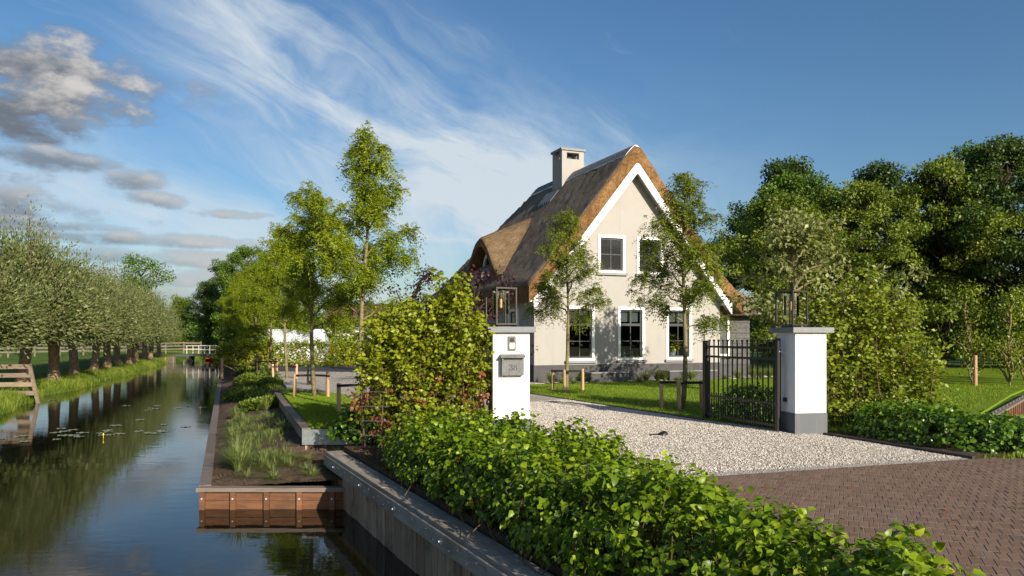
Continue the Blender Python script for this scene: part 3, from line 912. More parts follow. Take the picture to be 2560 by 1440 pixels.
    A, B = zmain(W2) - .10, zd(S2, W2); kk = .22
    h = np.clip(.5 + .5 * (B - A) / kk, 0, 1); Zt = A * (1 - h) + B * h + kk * h * (1 - h) * .8 + .012 * vnoise(S2 * 3, W2 * 3)
    Zt[0] -= .06
    n1, n2 = S2.shape; id2 = np.arange(n1 * n2).reshape(n1, n2)
    Vd = np.stack([W2, S2, Zt], -1).reshape(-1, 3)
    Fd = np.stack([id2[:-1, :-1].ravel(), id2[1:, :-1].ravel(), id2[1:, 1:].ravel(), id2[:-1, 1:].ravel()], 1)
    # thick arched rim facing outwards and the soffit behind it
    inner = np.maximum(3.92 + 1.62 * bell(s_) - .36, float(zmain(np.array([wf]))[0]) - .25)
    b0 = len(Vd); rimv = np.stack([np.full_like(s_, wf), s_, inner], 1); sofv = np.stack([np.full_like(s_, wf + .62), s_, inner + .04], 1)
    Vd = np.concatenate([Vd, rimv, sofv]); i0 = np.arange(n2 - 1)
    rimF = np.stack([id2[0, :-1], id2[0, 1:], b0 + i0 + 1, b0 + i0], 1); sofF = np.stack([b0 + i0, b0 + i0 + 1, b0 + n2 + i0 + 1, b0 + n2 + i0], 1)
    FF = np.concatenate([Fd, rimF, sofF]); me = np_mesh('dormer_thatch', Vd, FF, None)
    me.materials.append(MATS['thatch_sunlit']); me.materials.append(MATS['thatch_edge'])
    mi = np.zeros(len(FF), np.int32); mi[len(Fd):] = 1; me.polygons.foreach_set('material_index', mi)
    sm = np.zeros(len(FF), bool); sm[:len(Fd)] = True; me.polygons.foreach_set('use_smooth', sm)
    dm = link('dormer', me, None, house)
    # arched dormer window with white frame
    xw = wf + .42; zb = float(zmain(np.array([xw]))[0]) + .02; rr = .78; hgt = .80
    def arch(r, hh, n=20): return [(sc - r * math.cos(math.pi * i / n), zb + hh * math.sin(math.pi * i / n)) for i in range(n + 1)]
    fr = MB().prism([arch(rr, hgt), list(reversed(arch(rr - .10, hgt - .10)))], 0, .10); fr.v = [(xw + t, a, z) for a, z, t in fr.v]
    dw = fr.build('dormer_window', 'white_paint', dm, normals=True)
    gl = MB().prism(arch(rr - .10, hgt - .10), 0, .01); gl.v = [(xw + .05 + t, a, z) for a, z, t in gl.v]; gl.build('dormer_pane', 'window_glass', dm, normals=True)
    bk = MB().prism(arch(rr + .5, hgt + .3), 0, .02); bk.v = [(xw + .30 + t, a, z) for a, z, t in bk.v]; bk.build('dormer_back', 'interior', dm, normals=True)
    ap = MB()
    for i in range(14):
        s0 = sc - .85 + i * .122; ap.box(wf - .20, xw - .02, s0, s0 + .085, zb - .42, zb - .03 - (i % 2) * .03)
    # sloping lead apron of standing strips under the window
    ap.v = [(x, y, z + (x - wf) * .7) for x, y, z in ap.v]; ap.build('dormer_apron', 'grey_sill', dm)
    # ---- ridge of dark tiles bedded in white mortar
    def saddle(s0, s1, dz, half, mat, name, par, w0=WC, zoff=0.0, asym=0):
        ww = np.linspace(-half, half, 17); mb = MB(); v, f = [], []
        for s in (s0, s1):
            for th in (dz, -.06):
                for q in ww: v.append((w0 + q, s, float(roof_top(np.array([w0 + q]))[0]) + th + zoff))
        n = len(ww)
        for i in range(n - 1):
            f += [(i, i + 1, 2 * n + i + 1, 2 * n + i), (i, n + i, n + i + 1, i + 1), (2 * n + i, 2 * n + i + 1, 3 * n + i + 1, 3 * n + i)]
        f += [(0, 2 * n, 3 * n, n), (n - 1, 2 * n - 1, 4 * n - 1, 3 * n - 1)]
        return mb.raw(v, f).build(name, mat, par, normals=True)
    rm = saddle(-.27, 8.15, .036, .42, 'ridge_mortar', 'ridge_mortar', house)
    s = -.25
    proto = None
    while s < 7.95:
        if proto is None: o = proto = saddle(0, .125, .062, .41, 'ridge_tile', 'ridge_tile', house)
        else: o = proto.copy(); COL.objects.link(o); o.parent = house
        o.location = (0, s, -.012); s += .215
    for i in range(5):
        ty = 4.42 + i * .23
        o = saddle(0, .15, .09, .20, 'ridge_tile', 'flashing_tile', house, WC - .98); o.location = (0, ty, 0)
        o = saddle(0, .05, .088, .205, 'ridge_mortar', 'flashing_mortar', house, WC - .98); o.location = (0, ty + .155, 0)
    # ---- white bargeboards with a soffit board behind
    for sgn in (-1, 1):
        dmax = 4.0 if sgn < 0 else 4.05
        v = []
        for d in (0, dmax):
            z = 7.72 - 1.25 * d + .22 * max(0, d - 3.3) ** 2
            for dz in (0, -.40):
                for yy in (-.40, -.34): v.append((WC + sgn * d, yy, z + dz - (0 if d else 0)))
        MB().raw(v, [(0, 4, 6, 2), (1, 3, 7, 5), (0, 1, 5, 4), (2, 6, 7, 3), (0, 2, 3, 1), (4, 5, 7, 6)]).build('bargeboard', 'white_paint', house, normals=True)
        v = []
        for d in (.0, dmax):
            z = 7.72 - 1.25 * d + .22 * max(0, d - 3.3) ** 2
            for dz in (-.16, -.24):
                for yy in (-.338, -.004): v.append((WC + sgn * d, yy, z + dz))
        MB().raw(v, [(0, 4, 6, 2), (1, 3, 7, 5), (0, 1, 5, 4), (2, 6, 7, 3), (0, 2, 3, 1), (4, 5, 7, 6)]).build('soffit', 'grey_sill' if False else 'stucco', house, normals=True)
    for sx in (-.30, HW + .02): MB().box(sx, sx + .28, -.3, HL, 2.72, 2.80).build('eave_soffit', 'white_paint', house)
    # ---- chimney with smoke openings and stone cap
    cx, cy, hw_, hd = WC - .10, 4.95, .50, .46
    ch = MB(); zt, zo0, zo1 = 9.18, 8.84, 9.10
    ch.box(cx - hw_, cx + hw_, cy - hd, cy + hd, 6.6, zo0)
    for sx in (-1, 1):
        for sy in (-1, 1):
            a, c_ = sorted((cx + sx * hw_, cx + sx * (hw_ - .22))); d, e = sorted((cy + sy * hd, cy + sy * (hd - .22))); ch.box(a, c_, d, e, zo0, zt)
    ch.box(cx - hw_ + .221, cx + hw_ - .221, cy - hd, cy - hd + .2, zo1, zt); ch.box(cx - hw_ + .221, cx + hw_ - .221, cy + hd - .2, cy + hd, zo1, zt)
    c1 = ch.build('chimney', 'stucco', roof)
    MB().box(cx - hw_ - .06, cx + hw_ + .06, cy - hd - .06, cy + hd + .06, zt + .002, zt + .10, ch=.01).build('chimney_cap', 'blue_stone', roof)
    MB().tube([(cx, cy, zo0), (cx, cy, zo1 + .03)], .14, 12).build('flue', 'plinth_dark', roof)
    # ---- low annex at the right with weatherboards and its own thatch
    x0, x1, y0, y1 = HW + .001, HW + 2.25, 1.1, 6.5
    MB().box(x0, x1, y0 + .03, y1, .45, 2.55).build('annex_wall', 'dark_board', house)
    MB().box(x0, x1 + .03, y0, y1, -.3, .45).build('annex_plinth', 'plinth_dark', house)
    for i in range(10):
        z = .46 + i * .205
        if z + .2 > 2.55: break
        for (b0_, b1_) in ((x0, x0 + .18), (x0 + 1.28, x1 + .02)) if 0.6 < z + .1 < 2.4 else ((x0, x1 + .02),):
            MB().raw([(b0_, y0 - .03, z), (b1_, y0 - .03, z), (b1_, y0 + .028, z), (b0_, y0 + .028, z), (b0_, y0 + .005, z + .195), (b1_, y0 + .005, z + .195), (b1_, y0 + .028, z + .195), (b0_, y0 + .028, z + .195)],
                     [(3, 2, 1, 0), (4, 5, 6, 7), (0, 1, 5, 4), (1, 2, 6, 5), (2, 3, 7, 6), (3, 0, 4, 7)]).build('weatherboard', 'dark_board', house)
    window(house, x0 + .73, 1.06, .78, 2.38, y0 - .01, 'square')
    wv = np.linspace(x0 - .1, x1 + .7, 26); sv = np.linspace(y0 - .55, y1, 30); W3, S3 = np.meshgrid(wv, sv)
    zr = np.minimum(2.62 + .85 * (x1 + .7 - W3), 2.62 + .85 * (S3 - y0 + .55)); zr = np.minimum(zr, 4.5) + .02 * vnoise(W3 * 2, S3 * 2)
    bt = zr - .26; n1, n2 = W3.shape; ix = np.arange(n1 * n2).reshape(n1, n2); of = n1 * n2
    V3 = np.concatenate([np.stack([W3, S3, zr], -1).reshape(-1, 3), np.stack([W3, S3, bt], -1).reshape(-1, 3)])
    q = np.stack([ix[:-1, :-1].ravel(), ix[:-1, 1:].ravel(), ix[1:, 1:].ravel(), ix[1:, :-1].ravel()], 1)
    fr_ = np.stack([ix[0, :-1], ix[0, :-1] + of, ix[0, 1:] + of, ix[0, 1:]], 1); rt_ = np.stack([ix[:-1, -1], ix[:-1, -1] + of, ix[1:, -1] + of, ix[1:, -1]], 1)
    link('annex_roof', np_mesh('annex_roof', V3, np.concatenate([q, q[:, ::-1] + of, fr_, rt_]), None, True), 'thatch', house)
    # light wells with stone coping in front of the gable
    for a0, a1 in ((1.75, 3.2), (4.9, 6.9)):
        lw = MB(); lw.box(a0, a1, -.75, -.63, -.2, .30); lw.box(a0, a0 + .12, -.629, -.022, -.2, .30); lw.box(a1 - .12, a1, -.629, -.022, -.2, .30)
        p = lw.build('light_well', 'plinth_dark', house)
        cp = MB(); cp.box(a0 - .03, a1 + .03, -.79, -.60, .302, .345, ch=.004); cp.box(a0 - .03, a0 + .15, -.598, -.024, .302, .345, ch=.004); cp.box(a1 - .15, a1 + .03, -.598, -.024, .302, .345, ch=.004)
        cp.build('coping', 'blue_stone', p)


build_house()


def hpt(w, s, z): return HA + Vector((math.cos(HR) * w - math.sin(HR) * s, math.sin(HR) * w + math.cos(HR) * s, z))


# ------------------------------------------------------------------ gate pillars, lanterns, gate
PT = R(9)


def pillar(corner_left, label, th=PT):
    t = empty('gate_pillar', (corner_left[0], corner_left[1], 0), th); s = .555
    tag(t, label, 'pillar')
    MB().box(0, s, 0, s, .335, 1.64).build('shaft', 'pillar_white', t)
    MB().box(-.012, s + .012, -.012, s + .012, -.12, .333).build('plinth', 'pillar_plinth', t)
    MB().box(-.085, s + .085, -.085, s + .085, 1.642, 1.728, ch=.006).build('capstone', 'blue_stone', t)
    return t


PL = pillar((-.285, 11.4), 'white rendered gate pillar carrying the letterbox and intercom', R(7))
PR = pillar((4.585, 12.3), 'white rendered gate pillar with dark plinth beside the open gate', R(11))


def lantern(loc, rz, label):
    t = empty('lantern', loc, rz); tag(t, label, 'lantern'); h, w = .60, .34
    MB().box(-.11, .11, -.11, .11, 0, .03).build('base', 'lantern_metal', t)
    f = MB(); b_ = .022
    for x in (-1, 1):
        for y in (-1, 1): f.box(x * w / 2 - b_ / 2, x * w / 2 + b_ / 2, y * w / 2 - b_ / 2, y * w / 2 + b_ / 2, .03, h)
    for z in (.031, h - b_ - .001):
        for k in (-1, 1):
            f.box(-w / 2 + b_ / 2, w / 2 - b_ / 2, k * w / 2 - b_ / 2, k * w / 2 + b_ / 2, z, z + b_)
            f.box(k * w / 2 - b_ / 2, k * w / 2 + b_ / 2, -w / 2 + b_ / 2, w / 2 - b_ / 2, z, z + b_)
    f.build('frame', 'lantern_metal', t)
    MB().box(-w / 2 + .0115, w / 2 - .0115, -w / 2 + .0115, w / 2 - .0115, h - .006, h + .002).build('roof_plate', 'lantern_metal', t)
    g = MB().tube([(0, 0, .20), (0, 0, .555)], .125, 24, cap=False); g.build('glass', 'clear_glass', t, smooth=True)
    MB().tube([(0, 0, .43), (0, 0, h - .007)], .022, 10).build('lamp_holder', 'black_metal', t)
    MB().tube([(0, 0, .29), (0, 0, .30), (0, 0, .42), (0, 0, .43)], [.012, .020, .020, .014], 10).build('bulb', 'bulb', t)


def pill_pt(P, x, y, z):
    c, s = math.cos(P.rotation_euler.z), math.sin(P.rotation_euler.z)
    return (P.location.x + c * x - s * y, P.location.y + s * x + c * y, z)


lantern(pill_pt(PL, .15, .28, 1.7285), R(30), 'metal box lantern with glass cylinder on the pillar with the letterbox')
lantern(pill_pt(PR, .10, .28, 1.7285), R(30), 'metal box lantern with glass cylinder on the pillar beside the gate')


def digit_parts():
    v, f = [], []
    def arc(cx, cz, rx, rz, a0, a1, t_thick, t_thin, n=22):
        k = len(v)
        for i in range(n + 1):
            a = R(a0 + (a1 - a0) * i / n); t = t_thin + (t_thick - t_thin) * abs(math.cos(a)) ** 1.5
            v.append((cx + rx * math.cos(a), 0, cz + rz * math.sin(a))); v.append((cx + (rx - t) * math.cos(a), 0, cz + (rz - t) * math.sin(a)))
        for i in range(n): f.append((k + 2 * i, k + 2 * i + 1, k + 2 * i + 3, k + 2 * i + 2))
    def dot(cx, cz, r):
        k = len(v)
        for i in range(12): v.append((cx + r * math.cos(i * math.pi / 6), 0, cz + r * math.sin(i * math.pi / 6)))
        f.append(tuple(k + i for i in range(12)))
    return v, f, arc, dot


def letterbox():
    t = empty('letterbox', pill_pt(PL, .29, -.001, 1.0), PL.rotation_euler.z); tag(t, 'grey slate letterbox numbered 38 on the white gate pillar', 'letterbox')
    MB().box(-.165, .165, -.10, 0, 0, .23, ch=.004).build('box', 'slate_box', t)
    MB().box(-.14, .14, -.092, -.03, .231, .255).build('slot', 'black_metal', t)
    for x in (-.165, .14): MB().box(x, x + .025, -.10, 0, .231, .262).build('side_cheek', 'slate_box', t)
    hd = MB().box(-.185, .185, -.135, .0, .263, .278); hd.v = [(x, y, z + (y + .135) * .28) for x, y, z in hd.v]; hd.build('hood', 'slate_box', t)
    v, f, arc, dot = digit_parts()
    arc(-.034, .142, .026, .022, -70, 150, .013, .003); arc(-.034, .098, .030, .025, -155, 75, .014, .003); dot(-.053, .146, .007); dot(-.058, .092, .008)
    v3, f3 = list(v), list(f); v.clear(); f.clear()
    arc(.034, .142, .024, .021, 0, 360, .011, .003); arc(.034, .098, .030, .025, 0, 360, .014, .003)
    for nm, (vv, ff) in (('digit_three', (v3, f3)), ('digit_eight', (list(v), list(f)))):
        MB().raw([(x, -.1015, z) for x, y, z in vv], ff).build(nm, 'number_paint', t)


letterbox()


def intercom():
    t = empty('intercom', pill_pt(PL, .285, -.001, 1.37), PL.rotation_euler.z); tag(t, 'small steel intercom panel above the letterbox', 'intercom')
    MB().box(-.058, .058, -.022, 0, 0, .215, ch=.003).build('case', 'slate_box', t)
    MB().box(-.032, .032, -.026, -.0222, .125, .185).build('camera_window', 'black_metal', t)
    MB().box(-.035, .035, -.026, -.0222, .03, .115).build('button_panel', 'white_paint', t)


intercom()
sb = empty('gate_sensor', pill_pt(PR, -.001, .28, .50), R(11)); tag(sb, 'small black sensor box low on the gate pillar', 'sensor')
MB().box(-.03, 0, -.035, .035, 0, .07).build('case', 'black_metal', sb); MB().box(-.033, -.0302, -.02, .02, .02, .05).build('lens', 'lantern_metal', sb)


def gate():
    a, c = Vector((4.40, 12.58, 0)), Vector((3.70, 14.50, 0)); L = (c - a).length; rz = math.atan2((c - a).y, (c - a).x)
    t = empty('driveway_gate', a, rz); tag(t, 'open black metal driveway gate with upright bars', 'gate')
    def P(mb, nm): return mb.build(nm, 'black_metal', t)
    P(MB().box(-.035, .035, -.035, .035, .02, 1.38, ch=.004), 'post'); P(MB().box(L - .045, L + .045, -.045, .045, .02, 1.50, ch=.004), 'post')
    P(MB().box(-.03, .03, -.03, .03, 1.40, 1.55, ch=.004), 'hinge_post_head')
    for z in (1.385, 1.20, .46, .10): P(MB().box(.036, L - .046, -.019, .019, z - .019, z + .019), 'rail')
    n = 14; bp = sp = None
    for i in range(n):
        x = .10 + (L - .22) * i / (n - 1)
        if bp is None: o = bp = P(MB().tube([(0, 0, .03), (0, 0, 1.49)], .0135, 8), 'bar'); q = P(MB().tube([(0, 0, 1.478), (0, 0, 1.492), (0, 0, 1.52)], [.012, .024, .022], 8), 'bar_cap'); q.parent = o
        else: o = copy_tree(bp, t)
        o.location = (x, 0, 0)
        if i < n - 1:
            x += (L - .22) / (n - 1) / 2
            if sp is None: o = sp = P(MB().tube([(0, 0, .03), (0, 0, .53)], .012, 8), 'short_bar')
            else: o = sp.copy(); COL.objects.link(o); o.parent = t
            o.location = (x, 0, 0)
    MB().tube([(-.02, 0, 1.33), (-.02, -.16, 1.33)], .018, 10).tube([(-.02, -.14, 1.33), (-.02, -.16, 1.33)], .05, 12).build('hinge', 'steel', t)
    MB().box(-.09, .10, -.05, .05, -.005, .018).build('floor_hinge', 'galvanised', t)


gate()
gs = MB().tube([(0, 0, 0), (0, 0, .03), (0, 0, .055), (0, 0, .07)], [.085, .08, .05, .02], 14); gs.v = [(x * 1.0 + (z * .5), y, z) for x, y, z in gs.v]
gso = gs.build('gate_stop', 'black_metal', smooth=True); gso.location = (2.40, 12.15, 0); tag(gso, 'small black domed gate stop on the gravel', 'gate stop')
MB().box(-.20, -.05, -.03, .03, 0, .022, ch=.008).build('catch_plate', 'black_metal', gso)

# ------------------------------------------------------------------ trees


def limb(a, c, n, rng, sag=0.0, jit=.04):
    a, c = np.array(a, float), np.array(c, float); out = []
    L = np.linalg.norm(c - a)
    for i in range(n + 1):
        t = i / n; p = a + (c - a) * t + rng.normal(0, jit * L / n, 3) * (0 < i < n)
        p[2] += sag * L * math.sin(math.pi * t)
        out.append(p)
    return out


def locust(seed, H, spread, leafm, first=1.75, rep=7):
    """young honey locust: straight leader, rising then arching limbs, feathery hanging leaves"""
    rng = np.random.default_rng(seed); wood = MB(); lean = rng.normal(0, .03, 2)
    tp = [np.array([lean[0] * z + .05 * math.sin(z * 1.3 + seed), lean[1] * z + .04 * math.cos(z * 1.1 + seed), z]) for z in np.linspace(-.1, H * .95, 13)]
    wood.tube(tp, list(np.linspace(.062, .010, 13)), 8)
    anchors, dirs = [], []
    nb = int(19 + spread * 4)
    for i in range(nb):
        f = (i + rng.random() * .8) / nb; z = first + (H * .93 - first) * f ** .95
        k = z / (H * .95) * 12; i0 = int(min(11, max(0, k))); base = tp[i0] + (tp[min(12, i0 + 1)] - tp[i0]) * (k - i0)
        ph = i * 2.4 + rng.normal(0, .35); prof = (1 - f) ** .95 * (.62 + .38 * min(1, f / .15)) + .12
        L = spread * prof * rng.uniform(.72, 1.18)
        up = .35 + .65 * f + rng.normal(0, .12)
        d = np.array([math.cos(ph), math.sin(ph), up]); d /= np.linalg.norm(d)
        tip = base + d * L; pts = limb(base, tip, 5, rng, .09, .16); r0 = .011 + .013 * L
        wood.tube(pts, list(np.linspace(r0, .003, 6)), 5, False)
        m = max(3, int(9 * L / .8 * .62) + 2)
        for j in range(m):
            t = .22 + .78 * (j + rng.random()) / m; q = pts[min(4, int(t * 5))]; q = q + (pts[min(5, int(t * 5) + 1)] - q) * (t * 5 % 1)
            a2 = rng.uniform(0, 6.28); e = np.array([math.cos(a2), math.sin(a2), rng.uniform(-.15, .5)]) + d * .7; e /= np.linalg.norm(e)
            l2 = rng.uniform(.18, .52) * (1.1 - .4 * f); p2 = limb(q, q + e * l2, 3, rng, .05, .15)
            wood.tube(p2, [.005, .004, .003, .002], 4, False)
            for pp in p2[1:]: anchors.append(pp); dirs.append(e)
    anchors = np.array(anchors); dirs = np.array(dirs)
    # feathery leaves: each a rib with leaflets on both sides
    A = np.repeat(anchors, rep, 0) + rng.normal(0, .05, (len(anchors) * rep, 3)); D = np.repeat(dirs, rep, 0)
    n = len(A); out = unit(D * .5 + rng.normal(0, .75, (n, 3)) + np.array([0, 0, .12])); Lr = rng.uniform(.15, .30, n)
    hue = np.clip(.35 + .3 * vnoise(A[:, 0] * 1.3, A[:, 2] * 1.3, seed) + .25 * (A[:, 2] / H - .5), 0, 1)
    Ps, Xs, Ns, Ss, Rs = [], [], [], [], []
    nl = 6
    for k in range(nl):
        t = (k + .6) / nl; c = A + out * (Lr * t)[:, None]; c[:, 2] -= Lr * .85 * t * t
        tang = out.copy(); tang[:, 2] -= 1.7 * t; tang = unit(tang)
        sd = unit(np.cross(tang, np.array([0, 0, 1.0])) + rng.normal(0, .25, (n, 3)))
        for s in (-1, 1):
            Ps.append(c); Xs.append(unit(sd * s * .8 + tang * .6 + rng.normal(0, .2, (n, 3)))); Ns.append(np.cross(sd, tang) + rng.normal(0, .35, (n, 3)))
            Ss.append(rng.uniform(.05, .082, n)); Rs.append(np.clip(hue + rng.normal(0, .16, n), 0, 1))
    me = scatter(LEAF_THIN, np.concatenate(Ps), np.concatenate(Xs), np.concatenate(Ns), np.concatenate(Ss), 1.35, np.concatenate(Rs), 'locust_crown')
    me.materials.append(MATS[leafm]); wm = bpy.data.meshes.new('locust_trunk'); wm.from_pydata([tuple(map(float, v)) for v in wood.v], [], wood.f); wm.update(); wm.materials.append(MATS['bark_young'])
    wm.polygons.foreach_set('use_smooth', np.ones(len(wm.polygons), bool))
    return wm, me


def place_tree(name, meshes, loc, rz=0.0, scale=1.0, label=None, cat='tree', group=None, sz=None):
    t = empty(name, loc, rz); t.scale = (scale, scale, sz or scale)
    link('trunk', meshes[0], None, t); link('crown', meshes[1], None, t)
    return tag(t, label, cat, group)


loc_m = [locust(21, 6.25, 1.28, 'leaf_locust', 1.9), locust(22, 5.6, 1.55, 'leaf_locust', 1.8), locust(23, 5.8, 1.6, 'leaf_locust', 1.8)]
loc_h = [locust(31, 5.4, 1.12, 'leaf_locust_house', 1.75, 5), locust(32, 5.4, 1.2, 'leaf_locust_house', 1.75, 5)]
ROW = [((-3.16, 16.0), 0, 0.0, 1.0), ((-5.20, 19.9), 1, 1.0, 1.0), ((-8.40, 28.3), 2, 2.0, 1.02), ((-10.9, 34.0), 1, 3.4, 1.03), ((-14.2, 42.0), 2, 5.0, 1.0), ((-16.4, 46.5), 1, .6, 1.0), ((-18.5, 51.5), 2, 4.0, .98)]
ordw = ['nearest the letterbox hedge', 'second', 'third', 'fourth', 'fifth', 'sixth', 'seventh']
for i, ((x, y), k, rz, sc) in enumerate(ROW):
    z = -.03 if y < 22 else -.12
    lab = 'tallest young locust tree, standing behind the tall beech hedge, staked' if i == 0 else 'young bright green locust tree on stakes, %s in the canal-side row from the beech hedge' % ordw[i]
    place_tree('locust_tree', loc_m[k], (x, y, z), rz, sc, lab, 'tree', 'locust trees along the canal bed')
place_tree('locust_tree', loc_h[0], (1.63, 22.1, -.02), 1.0, 1.0, 'slim locust tree on the lawn in front of the gable, nearer the house corner', 'tree', 'locust trees on the house lawn')
place_tree('locust_tree', loc_h[1], (3.75, 16.7, -.02), 0.3, 1.0, 'slim locust tree on the lawn beside the open gate', 'tree', 'locust trees on the house lawn')


def supports():
    st = MB().tube([(0, 0, -.3), (0, 0, .64), (0, 0, .66)], [.046, .043, .034], 10)
    proto = None; rng = random.Random(4)
    spots = [(ROW[0][0], -.03, .3), (ROW[1][0], -.03, 0)] + [(r[0], -.15, .2 * i) for i, r in enumerate(ROW[2:])] + [((1.63, 22.1), -.02, .4), ((3.75, 16.7), -.02, .2)]
    for i, ((x, y), z, ph) in enumerate(spots):
        t = empty('tree_support', (x, y, z), 0)
        nm = ['tallest locust by the beech hedge'] + ['%s locust of the canal row' % o for o in ordw[1:]] + ['locust in front of the gable', 'locust beside the open gate']
        tag(t, 'three round stakes with black straps around the ' + nm[i], 'tree stakes', 'tree stakes with straps')
        tops = []
        for j, (ox, oy) in enumerate(((-.46, -.10), (.30, .25), (.42, -.16)) if i < 7 else ((-.42, .18), (-.16, -.30), (.44, .02))):
            c, s = math.cos(ph * .3), math.sin(ph * .3); px, py = ox * c - oy * s, ox * s + oy * c
            if proto is None: o = proto = st.build('stake', 'stake_wood', t, smooth=False)
            else: o = proto.copy(); COL.objects.link(o); o.parent = t
            o.location = (px, py, rng.uniform(-.05, .03)); o.rotation_euler = (rng.uniform(-.03, .03), rng.uniform(-.03, .03), rng.uniform(0, 3)); tops.append((px, py))
        for (px, py) in (tops[0], tops[2]):
            MB().bar((px, py, .575), (px * .06, py * .06, .585), .035, .055).build('strap', 'strap', t)
            MB().tube([(px, py, .55), (px, py, .605)], .05, 10).build('strap_loop', 'strap', t)
        q0, q1 = tops[1], tops[2]
        MB().bar((q0[0], q0[1], .58), (q1[0], q1[1], .575), .02, .05).build('strap', 'strap', t)


supports()


def willow(seed):
    rng = np.random.default_rng(seed); wood = MB(); hz = 1.75
    lean = rng.normal(0, .07, 2)
    tp = [np.array([lean[0] * z * .9, lean[1] * z * .9, z]) for z in (-.3, 0, .3, .8, 1.3, 1.6, 1.85)]
    wood.tube(tp, [.34, .25, .205, .18, .19, .27, .18], 10); head = tp[-2]
    P, X, S = [], [], []
    ns = 1050; ncl = 46; cu = rng.uniform(-.02, 1.0, ncl); cp = np.arange(ncl) * 2.4 + rng.normal(0, .3, ncl); cL = rng.uniform(.86, 1.12, ncl)
    for i in range(ns):
        kc = rng.integers(ncl); u = min(1.0, max(-.05, cu[kc] + rng.normal(0, .085))); ph = cp[kc] + rng.normal(0, .17) / max(.25, math.sqrt(max(0, 1 - u * u))); el = math.asin(u); L = cL[kc] * rng.uniform(2.1, 2.6) * (.74 + .50 * max(0, u))
        d = np.array([math.cos(ph) * math.cos(el) * .72, math.sin(ph) * math.cos(el) * .72, math.sin(el) * 1.22 + .20]); d /= np.linalg.norm(d)
        bend = rng.uniform(-.10, .26) - .10 * (u > .6); n = 46; t = np.linspace(.12, 1, n) ** .75; side = rng.normal(0, .12, 3)
        pts = head + d[None] * (L * t)[:, None] + side[None] * (L * t * t)[:, None]; pts[:, 2] -= bend * L * t ** 2.2
        tang = np.gradient(pts, axis=0); tang = unit(tang)
        if i % 5 == 0: wood.tube([head + d * .05] + [pts[k] for k in (0, 15, 30, 45)], [.035, .025, .015, .008, .004], 4, False)
        P.append(pts + rng.normal(0, .12, (n, 3))); X.append(tang + rng.normal(0, .45, (n, 3)) + np.array([0, 0, -.05])); S.append(rng.uniform(.09, .17, n))
    P, X, S = np.concatenate(P), np.concatenate(X), np.concatenate(S); n = len(P)
    outw = unit(P - head - np.array([0, 0, 1.0]))
    N = outw + rng.normal(0, .6, (n, 3)) + np.array([0, 0, .3])
    hue = np.clip(.45 + .28 * vnoise(P[:, 0] * 1.1, P[:, 2] * 1.1 + P[:, 1], seed) + rng.normal(0, .15, n), 0, 1)
    me = scatter(LEAF_THIN, P, X, N, S, 1.35, hue, 'willow_crown'); me.materials.append(MATS['leaf_willow'])
    wm = bpy.data.meshes.new('willow_trunk'); wm.from_pydata([tuple(map(float, v)) for v in wood.v], [], wood.f); wm.update(); wm.materials.append(MATS['bark_willow']); wm.polygons.foreach_set('use_smooth', np.ones(len(wm.polygons), bool))
    return wm, me


wil = [willow(s) for s in (41, 42, 43)]
names_w = ['first', 'second', 'third', 'fourth', 'fifth', 'sixth', 'seventh', 'eighth', 'ninth', 'tenth', 'eleventh', 'twelfth', 'thirteenth']
for i, y in enumerate([26.6, 31.0, 35.8, 39.7, 44.2, 48.0, 51.6, 55.7, 58.5, 63.2, 66.4, 71.8]):
    x = -9.84 - .3276 * y + (-.5 if i == 0 else 0)
    sc = (1.18, 1.2, 1.22, 1.15, 1.14, 1.12, 1.14, 1.1, 1.12, 1.08, 1.08, 1.02)[i]
    lab = 'pollard willow with silvery green crown just inside the slatted water fence' if i == 0 else 'pollard willow with silvery crown on the grassy bank, %s beyond the slatted water fence' % names_w[i - 1]
    wt = place_tree('pollard_willow', wil[i % 3], (x, y, -.45), i * 2.1, sc * (1.0, .94, 1.05)[i % 3], lab, 'willow', 'pollard willows along the far bank', sc * (.97, 1.06, .93, 1.02)[i % 4])
    wt.rotation_euler = (.05 * math.sin(i * 1.9), .05 * math.cos(i * 2.7), i * 2.1)


